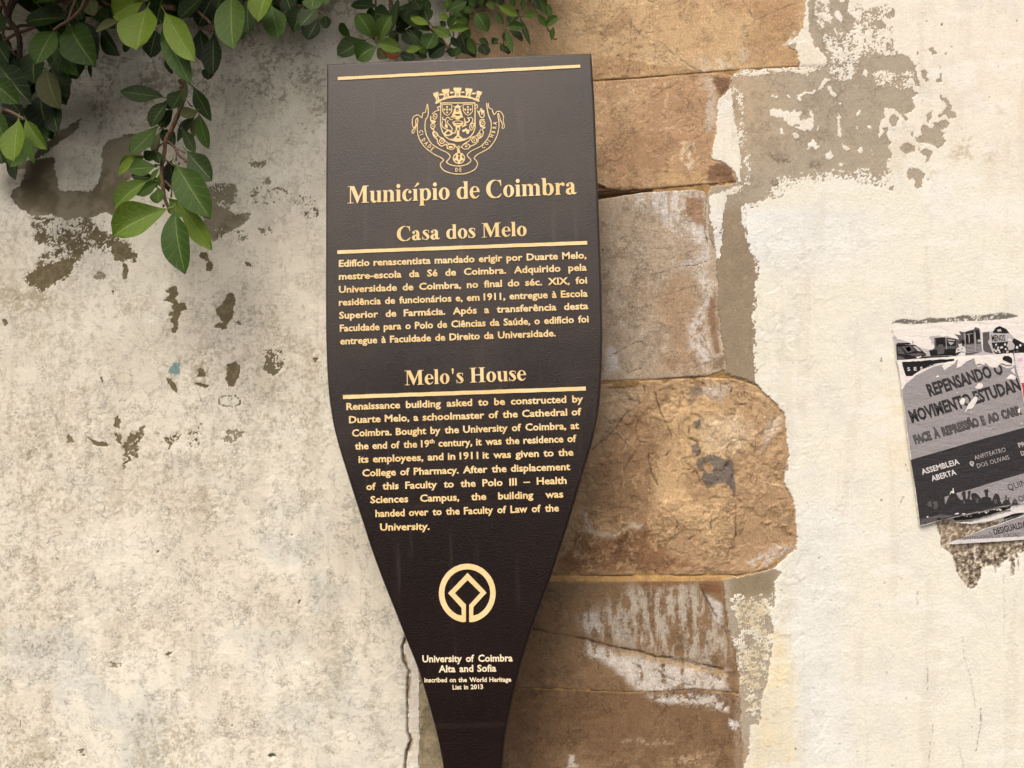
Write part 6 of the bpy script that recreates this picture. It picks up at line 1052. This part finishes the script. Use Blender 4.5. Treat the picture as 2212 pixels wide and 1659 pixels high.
for pts, rr, dd, mt in (([(550,-60),(560,100),(575,210)], .0042, .03, M_bark), ([(415,-20),(420,100),(440,250),(425,400)], .0022, .05, M_twig), ([(700,-40),(760,60),(900,250),(1000,330),(1100,480)], .0026, .02, M_bark), ([(905,200),(945,250)], .0016, .11, M_twig), ([(1100,120),(1110,240),(1130,340),(1060,480)], .0018, .04, M_twig), ([(1300,90),(1400,95),(1500,90)], .0012, .05, M_twig), ([(1600,-20),(1615,120),(1605,260),(1590,400),(1630,480)], .0014, .06, M_twig), ([(1720,150),(1760,150),(1900,120)], .0010, .08, M_twig), ([(1830,-20),(1880,80),(1960,210),(2010,290)], .0014, .05, M_twig), ([(2040,340),(2060,365),(2080,350)], .0012, .07, M_twig), ([(1330,400),(1400,410)], .0011, .05, M_twig), ([(1510,400),(1570,400)], .001, .07, M_twig), ([(1250,-20),(1220,100),(1180,200)], .0016, .04, M_twig)):
    q_ = catmull([at(*IZ(x, y), WALL_Y-dd) for x, y in pts], 4); world_keep(tube('stem', q_, [rr]*len(q_), mt, None, 6, .15, 9), VINE)
r_ = random.Random(13)
for i in range(44):
    x = r_.uniform(730, 1200); y = r_.uniform(-70, 10) if x > 900 else r_.uniform(-70, 100)
    an = r_.uniform(.4, 2.7); ln = r_.uniform(22, 48); o = leaf(None, (x, y-10), (x+ln*math.cos(an), y-10+ln*math.sin(an)), ln*r_.uniform(.45, .6), r_.choice('kdmd'), r_.uniform(.012, .05), r_.uniform(-.005, .02), r_.uniform(-.6, .6), None, i); world_keep(o, VINE)

# unseen rest of the plant, massed above the frame to shade the wall
def canopy(par, n_, seed, xr, zr, yr, name):
    r_ = random.Random(seed); V_ = []; F_ = []; off = 0; src = [leaf_mesh(k % 4, 90+k, .3, .2, .03, LM['d'], 2, 4, False) for k in range(12)]; tpl = [(np.array([q_.co[:] for q_ in m.vertices]), [tuple(p_.vertices) for p_ in m.polygons], [d.uv[:] for d in m.uv_layers[0].data]) for m in src]; uvs = []
    for i in range(n_):
        Vt, Ft, Ut = tpl[i % 12]; e_ = Matrix.Rotation(r_.uniform(0, 6.28), 3, 'Z') @ Matrix.Rotation(r_.uniform(-1.2, 1.2), 3, 'X') @ Matrix.Rotation(r_.uniform(-1, 1), 3, 'Y'); s_ = r_.uniform(.07, .10)
        c_ = np.array([r_.uniform(*xr), yr[0]+(yr[1]-yr[0])*r_.random()**1.5, r_.uniform(*zr)]); c_[2] -= .12*max(0, (WALL_Y-c_[1]))
        P_ = (Vt*np.array([s_*.6, s_, s_*.6])) @ np.array(e_).T+c_; V_.append(P_); F_ += [tuple(k+off for k in f) for f in Ft]; off += len(P_); uvs += Ut
    o = pymesh(name, np.concatenate(V_), F_, LM['d'], None, True); ul = o.data.uv_layers.new(name='UVMap'); ul.data.foreach_set('uv', np.array(uvs, np.float32).ravel()); o['kind'] = 'stuff'; world_keep(o, par); return o
top_z = float(at(300, 0, WALL_Y)[2])
canopy(FIG, 4200, 5, (float(at(-900, 0, WALL_Y)[0]), float(at(560, 0, WALL_Y)[0])), (top_z+.07, top_z+.45), (WALL_Y-.02, WALL_Y-.36), 'foliage')
canopy(VINE, 420, 6, (float(at(560, 0, WALL_Y)[0]), float(at(1150, 0, WALL_Y)[0])), (top_z+.05, top_z+.30), (WALL_Y-.02, WALL_Y-.20), 'foliage')

# ------------------------------------------------------------------ torn posters on the right
def paper(name, c1, c2=None, rough=.62, wr=.42, scale=(1, 1, 2.6)):
    m = N(name); p = m.pos(scale); w1 = m.noise(p, 26, 3, .55, .6); w2 = m.noise(m.pos(), 300, 3, .6)
    m.col(m.mix(m.ramp(w2, .3, .7), L4(c1), L4(c2 or c1))); m.rough(rough); m.spec(.3)
    cr = m.ramp(m.math('ABSOLUTE', m.math('SUBTRACT', w1, .5)), 0, .03, 1, 0); m.nor(m.bump(w2, .15, .0003, m.bump(cr, wr, .0006, m.bump(w1, wr, .004)))); return m.m
PG = paper('grey_poster_paper', (142, 138, 139), (160, 156, 156)); PW = paper('torn_white_paper', (222, 216, 208), (238, 234, 228), .8); PK = paper('black_print', (42, 41, 42), (58, 56, 57), .55); PB = paper('black_ink', (18, 17, 18), (30, 28, 29), .5); PD = paper('dark_grey_print', (78, 75, 75), (96, 92, 92)); PR = paper('red_print', (190, 60, 62), (204, 76, 76)); PV = paper('white_print', (206, 202, 200), (226, 222, 220), .6); PP = paper('faded_pink_paper', (226, 208, 206), (236, 222, 224)); PL_ = paper('light_grey_print', (176, 172, 170), (190, 186, 184))
LF = lambda lift: .0042+(lift-.0058)*.3
def rough_edge(pl, amp, seed, step=5.0):
    r_ = random.Random(seed); out = []
    for i in range(len(pl)):
        (xa, ya), (xb, yb) = pl[i], pl[(i+1) % len(pl)]; d = math.hypot(xb-xa, yb-ya); k = max(1, int(d/step)); off = xb > 2260 and xa > 2260
        for j in range(k):
            t = j/k; a_ = 0 if off else amp; out.append((xa+(xb-xa)*t+r_.uniform(-a_, a_), ya+(yb-ya)*t+r_.uniform(-a_, a_)))
    return out
def sheet(pl, lift, mat, name, parent, amp=0.0, seed=1, thick=.0001, label=None, holes=()):
    """closed outline(s) in measuring-grid pixels -> thin sheet lying lift metres in front of the plaster"""
    Y_ = WALL_Y-LF(lift); q_ = []
    for pp in [pl]+list(holes):
        pp = rough_edge(pp, amp, seed) if amp else pp
        P_ = at(np.array([a_[0] for a_ in pp]), np.array([a_[1] for a_ in pp]), Y_); q_.append([(x*100, z*100) for x, _, z in P_])
    V_, F_ = curve_mesh(q_, .05); W_ = np.stack([V_[:, 0]/100, Y_-(V_[:, 2]*20+1)/2*thick, V_[:, 1]/100], -1); o = pymesh(name, W_, F_, mat, parent)
    if label: o['label'] = label
    return o
Q = VQ; Pz = VP; B0 = .0058
def poster(name, label, cat='poster', group='torn posters pasted on the wall'):
    return thing(name, label, cat, group, tuple(at(1960, 900, WALL_Y)))
def grp(fn, par):
    bpy.context.view_layer.update(); world_keep(fn, par); return fn
# oldest poster: ink drawing of a street
OLD = poster('poster', 'torn poster with a black and white drawing of a van, a man and a crowd')
A_ = lambda *a, **k: grp(sheet(*a, **k), OLD)
A_(Q([(252,232),(480,238),(560,230),(900,205),(1290,195),(1520,178),(1700,150),(1900,165),(2400,140),(2400,560),(1810,600),(330,690),(300,690),(255,360)]), B0, PW, 'paper_sheet', None, 1.0, 3)
PIC = Q([(262,352),(300,400),(420,440),(520,480),(600,520),(690,535),(748,512),(735,470),(705,450),(712,425),(682,400),(690,378),(800,364),(830,384),(900,368),(965,396),(1040,415),(1020,380),(975,345),(1060,362),(1036,308),(1100,322),(1150,308),(1212,290),(1232,262),(1282,282),(1300,330),(1400,318),(1450,312),(1470,275),(1520,252),(1600,290),(1650,345),(1700,400),(1765,440),(1850,480),(1850,640),(330,690),(300,690)])
A_(PIC, B0+.0006, PL_, 'printed_picture', None, .5, 4)
b1 = B0+.0010; b2 = B0+.0014; b3 = B0+.0018
A_(Q([(745,395),(830,384),(960,396),(1040,415),(1020,380),(985,350),(1060,362),(1042,315),(1100,324),(1212,292),(1232,266),(1280,284),(1312,552),(1180,596),(740,600),(690,560),(745,515)]), b1, PD, 'printed_building', None)
for pl in ([(760,400),(870,385),(880,500),(770,510)], [(890,400),(1000,410),(1000,490),(895,490)], [(1115,330),(1205,305),(1215,455),(1120,465)], [(1232,300),(1275,300),(1285,400),(1240,410)], [(1060,420),(1100,415),(1105,470),(1065,475)], [(680,540),(1000,520),(1000,600),(700,610)]): A_(Q(pl), b2, PB, 'printed_shadow', None)
for k in range(6): A_(Q([(1125,480+k*17),(1310,470+k*15),(1311,475+k*15),(1126,486+k*17)]), b2, PL_, 'printed_board', None)
for x0 in (880, 1095, 1108, 1218, 1228): A_(Q([(x0,380 if x0 < 1000 else 330),(x0+5,380 if x0 < 1000 else 330),(x0+12,560),(x0+6,560)]), b2, PL_, 'printed_post', None)
for pl in ([(900,410),(990,420),(985,432),(905,425)], [(905,440),(980,450),(940,480)], [(1130,350),(1195,335),(1196,342),(1132,358)], [(1150,345),(1158,342),(1164,450),(1156,452)], [(1262,418),(1298,414),(1298,438),(1264,442)]): A_(Q(pl), b3, PL_, 'printed_light', None)
# van
A_(Q([(290,470),(520,478),(640,580),(655,600),(540,640),(410,650),(300,640)]), b1, PB, 'printed_van', None)
for pl, mt in (([(350,495),(480,490),(520,545),(420,580)], PD), ([(400,505),(455,500),(470,540),(430,560)], PL_), ([(490,492),(530,495),(590,555),(545,548)], PL_), ([(305,500),(340,500),(400,590),(310,580)], PD), ([(300,455),(450,450),(462,468),(300,475)], PB), ([(420,590),(560,570),(640,590),(520,615)], PD), ([(300,600),(380,625),(400,650),(300,655)], PD), ([(560,625),(760,590),(1000,590),(1010,615),(560,645)], PB), ([(600,615),(760,596),(960,598),(960,606),(700,612)], PL_), ([(530,620),(590,608),(592,622),(535,636)], PV)):
    A_(Q(pl), b2 if mt is not PB else b1+.0002, mt, 'printed_shadow', None)
A_(Q([(486,428),(492,428),(494,470),(488,470)]), b2, PB, 'printed_post', None)
# man with folded arms
A_(Q([(1030,455),(1050,440),(1068,455),(1072,490),(1108,505),(1115,560),(1112,600),(1080,625),(1035,612),(1028,585),(998,570),(1005,525),(1040,500),(1032,480)]), b3, PV, 'printed_man', None)
for pl in ([(1030,455),(1050,440),(1066,450),(1064,462),(1034,464)], [(1000,572),(1060,556),(1108,560),(1106,567),(1060,564),(1030,588)], [(1020,530),(1040,530),(1038,542),(1022,542)], [(1064,520),(1078,515),(1082,528),(1068,530)], [(1036,612),(1080,626),(1076,650),(1030,640)], [(1046,478),(1060,478),(1058,484),(1048,484)]): A_(Q(pl), b3+.0004, PB, 'printed_line', None)
A_(Q([(780,500),(800,470),(840,470),(865,510),(860,580),(780,590)]), b3, PD, 'printed_line', None)
# banner and crowd
A_(Q([(1318,330),(1395,320),(1400,400),(1380,440),(1410,500),(1440,580),(1350,560),(1325,540)]), b1, PD, 'printed_shadow', None); A_(Q([(1292,332),(1318,330),(1335,552),(1312,556)]), b1, PV, 'printed_light', None)
A_(Q([(1440,320),(1470,275),(1520,252),(1600,290),(1640,345),(1560,340),(1440,335)]), b1, PB, 'printed_shadow', None); A_(Q([(1485,300),(1530,285),(1545,315),(1500,320)]), b2, PL_, 'printed_light', None)
A_(Q([(1410,352),(1640,338),(1660,398),(1600,440),(1430,438)]), b2, PL_, 'printed_banner', None)
A_(Q([(1425,450),(1600,440),(1700,400),(1850,480),(1850,600),(1500,600),(1450,560)]), b1, PB, 'printed_crowd', None)
r_ = random.Random(8)
for i in range(26):
    x = r_.uniform(1440, 1800); y = r_.uniform(465, 565); s_ = r_.uniform(9, 17); A_(Q([(x-s_, y+s_*.8), (x-s_*.6, y-s_*.7), (x, y-s_), (x+s_*.7, y-s_*.5), (x+s_, y+s_*.9), (x, y+s_*1.3)]), b3+.00005*i, r_.choice((PV, PD, PL_, PV)), 'printed_figure', None)
A_(Q([(1615,425),(1625,400),(1660,402),(1675,425),(1665,432),(1620,432)]), b3+.0016, PV, 'printed_hat', None); A_(Q([(1620,435),(1665,433),(1700,480),(1690,530),(1630,540),(1610,490)]), b3+.0014, PL_, 'printed_figure', None)
for nm, t_, a_, b_, c_, st in (('printed_lettering', 'MENOS', (1428,432), (1588,428), 78, 'bold'),):
    grp(text_line(t_, Q([a_])[0], Q([b_])[0], c_*.18186, WALL_Y-LF(b3+.0004), PB, nm, None, st), OLD)
# second poster: black strip with widely spaced capitals
SES = poster('poster', 'torn poster scrap with white capitals S E S on black beneath the street drawing')
A_ = lambda *a, **k: grp(sheet(*a, **k), SES)
c0 = B0+.0045
A_(Q([(300,658),(700,632),(985,612),(1330,598),(1678,574),(1702,700),(1690,1100),(900,1200),(370,1030),(352,1000),(325,760)]), c0, PW, 'paper_sheet', None, .5, 6)
A_(Q([(360,682),(640,664),(780,652),(900,648),(978,642),(985,665),(900,680),(800,700),(700,730),(610,765),(540,800),(480,846),(412,850),(380,760)]), c0+.0005, PB, 'black_panel', None, .7, 7)
A_(Q([(415,852),(482,848),(440,900),(395,950)]), c0+.0005, PP, 'pink_panel', None, .6, 8)
A_(Q([(1548,640),(1575,608),(1625,606),(1665,640),(1672,708),(1610,680),(1560,660)]), c0+.0062, PB, 'black_panel', None, .8, 9)
for ch, x in (('S', 425), ('E', 503), ('S', 576)):
    grp(text_line(ch, Q([(x, 784-(x-425)*.035)])[0], Q([(x+34, 783-(x-425)*.035)])[0], 43*.18186, WALL_Y-LF(c0+.0010), PV, 'printed_lettering', None, 'bold'), SES)
# main poster
MAIN = poster('poster', 'large grey poster reading REPENSANDO O MOVIMENTO ESTUDAN above a black slanted band')
A_ = lambda *a, **k: grp(sheet(*a, **k), MAIN)
d0 = c0+.0042
top = Q([(362,1000),(385,960),(412,925),(470,880),(520,838),(600,795),(690,748),(760,722),(838,706),(850,745),(868,778),(905,752),(935,718),(985,690),(1000,655),(1022,640),(1012,700),(1006,755),(1060,730),(1110,690),(1150,655),(1212,628),(1228,690),(1262,735),(1340,690),(1350,672),(1400,742),(1470,752),(1535,710),(1600,745),(1660,738),(1692,712)])
bot = Pz([(2200,600),(1731,668),(1531,716),(1400,735),(1250,762),(1130,785),(1000,822),(900,845),(830,862),(740,878),(640,905),(560,930),(485,946)])
lft = Pz([(455,740),(440,620),(430,520),(410,400),(392,280),(375,150),(352,0)])
A_(top+Q([(2300,640)])+bot+lft, d0, PW, 'paper_sheet', None, .55, 11)
A_([(x+.3, y+1.2) for x, y in top]+Q([(2300,660)])+[(x, y-1.3) for x, y in bot]+[(x+1.6, y) for x, y in lft], d0+.0005, PG, 'grey_print', None, .35, 12)
A_(Pz([(393,282),(700,192),(1137,66),(1531,-42),(2200,-230),(2200,230),(1731,352),(1531,416),(1250,497),(1000,576),(860,612),(732,655),(738,728),(800,728),(1480,722),(1400,731),(1250,758),(1000,816),(830,856),(640,898),(490,938),(462,740),(436,540),(412,400)]), d0+.0010, PK, 'black_panel', None, .15, 13)
A_(Pz([(488,936),(500,880),(620,850),(700,822),(760,835),(850,838),(760,862),(640,896),(560,918)]), d0+.0014, PD, 'printed_banner', None, .3, 14)
for pl in ([(530,925),(540,905),(552,922)], [(650,885),(668,862),(692,868),(700,880),(680,882)]): A_(Pz(pl), d0+.0018, PB, 'printed_line', None)
# crowd silhouettes along the foot
e0 = d0+.0014
for i, pl in enumerate(([(740,728),(770,660),(800,600),(820,580),(850,620),(870,660),(900,690),(905,728)], [(880,730),(890,690),(920,680),(912,640),(900,625),(920,600),(942,598),(945,670),(965,680),(975,730)], [(950,725),(970,640),(965,600),(985,590),(995,600),(985,670),(1000,690),(1000,730)], [(990,730),(1005,665),(995,640),(1010,615),(1050,615),(1075,640),(1100,672),(1110,730)], [(1100,730),(1105,660),(1145,650),(1135,610),(1128,590),(1150,575),(1165,600),(1170,650),(1200,665),(1215,730)], [(1200,735),(1210,690),(1228,640),(1245,620),(1270,625),(1285,650),(1290,690),(1310,730)], [(1310,732),(1330,690),(1360,680),(1380,690),(1400,732)], [(1408,732),(1420,690),(1440,672),(1462,690),(1472,730)], [(1160,575),(1170,572),(1175,600),(1165,620)])): A_(Pz(pl), e0+.0001*i, PK, 'printed_figure', None, .2, 20+i)
for i, pl in enumerate(([(555,740),(565,705),(600,690),(600,760),(580,755)], [(610,715),(640,695),(662,705),(668,745),(650,785),(615,770),(625,735)], [(918,690),(938,688),(935,725),(922,725)], [(1040,672),(1072,670),(1070,715),(1048,715)], [(1228,680),(1262,678),(1255,725),(1235,722)], [(1340,640),(1358,635),(1360,660),(1348,690),(1340,685)], [(1370,665),(1385,662),(1385,690),(1372,688)], [(1420,690),(1460,690),(1455,718),(1425,718)])): A_(Pz(pl), e0+.0016+.0001*i, PD, 'printed_face', None, .3, 30+i)
for i, pl in enumerate(([(815,565),(822,565),(826,600),(832,618),(820,618),(800,610),(788,635),(784,630),(796,595),(812,600)], [(832,826),(860,812),(880,818),(870,828),(840,832)], [(905,822),(940,818),(938,830),(910,830)], [(552,850),(570,848),(568,862),(555,862)])): A_(Pz(pl), e0+.0028, PW, 'torn_spot', None, .2, 40+i)
heavy = lambda t_, a_, b_, c_, mt, st, lf, nm='printed_lettering': grp(text_line(t_, Q([a_])[0], Q([b_])[0], c_*.18186, WALL_Y-LF(lf), mt, nm, None, st, sx=.62), MAIN)
f0 = d0+.0012
heavy('REPENSANDO O', (690,1088), (1575,812), 152, PK, 'heavy', f0); heavy('MOVIMENTO ESTUDAN', (478,1402), (1782,1010), 152, PK, 'heavy', f0)
heavy('FACE À REPRESSÃO E AO CARR', (518,1652), (1790,1292), 104, PK, 'outline', f0); heavy('FACE À REPRESSÃO E AO CARR', (520,1650), (1789,1291), 102, PD, 'heavy', f0+.0006)
pz = lambda t_, a_, b_, c_, mt, st, sx=.9: grp(text_line(t_, Pz([a_])[0], Pz([b_])[0], c_*.215, WALL_Y-LF(d0+.0018), mt, 'printed_lettering', None, st, sx=sx), MAIN)
pz('ASSEMBLEIA', (510,430), (886,322), 56, PV, 'bold'); pz('ABERTA', (608,498), (855,428), 56, PV, 'bold'); pz('ANFITEATRO', (1040,284), (1352,196), 44, PL_, 'thin'); pz('DOS OLIVAIS', (1066,364), (1388,274), 44, PL_, 'thin'); pz('PR', (1482,160), (1550,140), 48, PL_, 'bold'); pz('D', (1508,240), (1542,230), 46, PL_, 'bold')
pz('QUIN', (1378,590), (1560,540), 66, PB, 'thin'); pz('OU', (1486,706), (1580,680), 60, PB, 'thin')
A_(Pz([(1018,352),(990,335),(982,315),(990,297),(1008,292),(1024,302),(1028,322)]), d0+.0015, PL_, 'map_pin', None, holes=[Pz([(1000,322),(996,312),(1004,304),(1014,310),(1012,322)])])
for i, pl in enumerate(([(1040,1150),(1085,1100),(1110,1120),(1100,1180),(1060,1190)], [(1100,1290),(1130,1230),(1145,1180),(1190,1130),(1225,1088),(1258,1100),(1245,1150),(1225,1190),(1190,1235),(1140,1240)], [(1222,985),(1245,965),(1265,930),(1310,935),(1325,970),(1300,1000),(1260,1005)], [(765,850),(790,835),(800,858),(770,862)], [(1650,780),(1690,750),(1705,830),(1670,800)], [(1605,870),(1650,820),(1710,850),(1708,890),(1650,885),(1612,885)], [(1735,1240),(1765,1230),(1755,1290),(1738,1275)], [(1005,1040),(1025,1035),(1022,1052)], [(1170,1275),(1195,1280),(1185,1292)], [(1775,1400),(1792,1410),(1785,1425)], [(835,728),(900,700),(978,662),(940,730),(905,745),(862,780)], [(1005,755),(1040,690),(1110,650),(1212,618),(1190,650),(1130,672),(1070,720),(1030,748)], [(1215,625),(1340,610),(1540,600),(1560,660),(1680,712),(1600,715),(1540,690),(1480,748),(1410,740),(1345,690),(1340,720),(1280,700),(1240,712)])):
    A_(Q(pl), f0+.0014, PW, 'torn_spot', None, .35, 50+i)
for i, pl in enumerate(([(545,828),(600,780),(700,720),(860,700),(850,685),(760,700),(660,740),(560,790),(500,848)],)): A_(Q(pl), f0+.0010, PW, 'torn_spot', None, .6, 70+i)
# right-hand poster with a red field
RED = poster('poster', 'white-bordered poster with a red field cut off by the right edge of the photo')
A_ = lambda *a, **k: grp(sheet(*a, **k), RED)
g0 = d0+.0042
A_(Q([(1688,575),(2500,530),(2500,1550),(1870,1500),(1760,900),(1725,800)]), g0, PV, 'paper_sheet', None, .3, 80)
A_(Q([(1735,600),(2450,560),(2450,920),(1780,925)]), g0+.0005, PP, 'faded_print', None, .3, 81); A_(Q([(1778,928),(2450,900),(2450,1350),(1830,1300),(1808,1120)]), g0+.0005, PR, 'red_panel', None, .2, 82)
A_(Q([(1738,640),(1790,625),(1800,665),(1745,680)]), g0+.0009, paper('violet_stain', (206, 184, 206)), 'torn_spot', None, .6, 83)
# torn strips hanging below
SC1 = thing('paper_scrap', 'curled white paper strip torn along the lower edge of the grey poster', 'paper scrap', 'paper scraps under the posters', tuple(at(2100, 1110, WALL_Y)))
A_ = lambda *a, **k: grp(sheet(*a, **k), SC1)
A_(Pz([(812,866),(1000,826),(1250,768),(1531,722),(2200,610),(2200,700),(1731,770),(1531,808),(1440,822),(1300,868),(1150,905),(1000,925),(860,915),(845,905),(1000,905),(1200,860),(1390,800),(1400,780),(1200,800),(1000,845),(900,885),(825,892)]), B0+.0020, PV, 'paper_sheet', None, .7, 90)
A_(Pz([(815,868),(900,848),(1050,820),(1250,775),(1400,745),(1390,770),(1250,812),(1120,852),(1000,880),(900,884),(830,890)]), B0+.0025, PB, 'printed_shadow', None, .8, 91)
r_ = random.Random(4)
for i in range(16):
    t = r_.random(); x = 850+480*t; y = 868-100*t+r_.uniform(-12, 14); s_ = r_.uniform(5, 13); A_(Pz([(x-s_, y), (x, y-s_*.8), (x+s_, y-s_*.2), (x+s_*.4, y+s_)]), B0+.0029+.00004*i, PV, 'torn_spot', None)
A_(Pz([(1320,862),(1440,822),(1531,815),(1500,835),(1400,856),(1330,880)]), B0+.0026, PB, 'printed_shadow', None, .6, 93)
SC2 = thing('paper_scrap', 'triangular grey scrap with handwritten capitals and a white lower border', 'paper scrap', 'paper scraps under the posters', tuple(at(2150, 1160, WALL_Y)))
A_ = lambda *a, **k: grp(sheet(*a, **k), SC2)
A_(Pz([(750,1126),(860,1084),(1000,1030),(1150,968),(1290,925),(1400,880),(1531,838),(2200,700),(2200,1042),(1531,1084),(1200,1106),(900,1124),(810,1130)]), B0+.0012, PV, 'paper_sheet', None, .35, 95)
A_(Pz([(862,1086),(1000,1035),(1150,974),(1292,932),(1400,888),(1531,848),(2200,712),(2200,1018),(1531,1050),(1200,1068)]), B0+.0017, PG, 'grey_print', None, .3, 96)
sc = lambda t_, a_, b_, c_, st='bold': grp(text_line(t_, Pz([a_])[0], Pz([b_])[0], c_*.215, WALL_Y-LF(B0+.0022), PB, 'printed_lettering', None, st, sx=.7), SC2)
sc('DESIGUALDAD', (1235,1035), (1600,945), 62); sc('L', (1188,1030), (1212,1024), 34, 'thin')
sc('MANTENEREM', (890,1086), (1215,1066), 30, 'thin'); sc('O', (1255,1064), (1290,1062), 24, 'thin'); sc('SOCIAL', (1325,1062), (1490,1052), 38, 'thin')

# ------------------------------------------------------------------ street in front of the wall
m_ = N('dark_cobble_paving'); p_ = m_.pos(); vr = m_.n('ShaderNodeTexVoronoi'); vr.inputs['Scale'].default_value = 9; m_.l(p_, vr.inputs['Vector'])
n1 = m_.noise(p_, 30, 4, .6); m_.col(m_.mix(n1, L4((52, 48, 44)), L4((74, 69, 63)))); m_.rough(.8); m_.nor(m_.bump(vr.outputs['Distance'], .6, .01))
gr = pymesh('street', [(-400, -800, 0), (400, -800, 0), (400, 400, 0), (-400, 400, 0)], [(0, 1, 2, 3)], m_.m); gr['kind'] = 'structure'
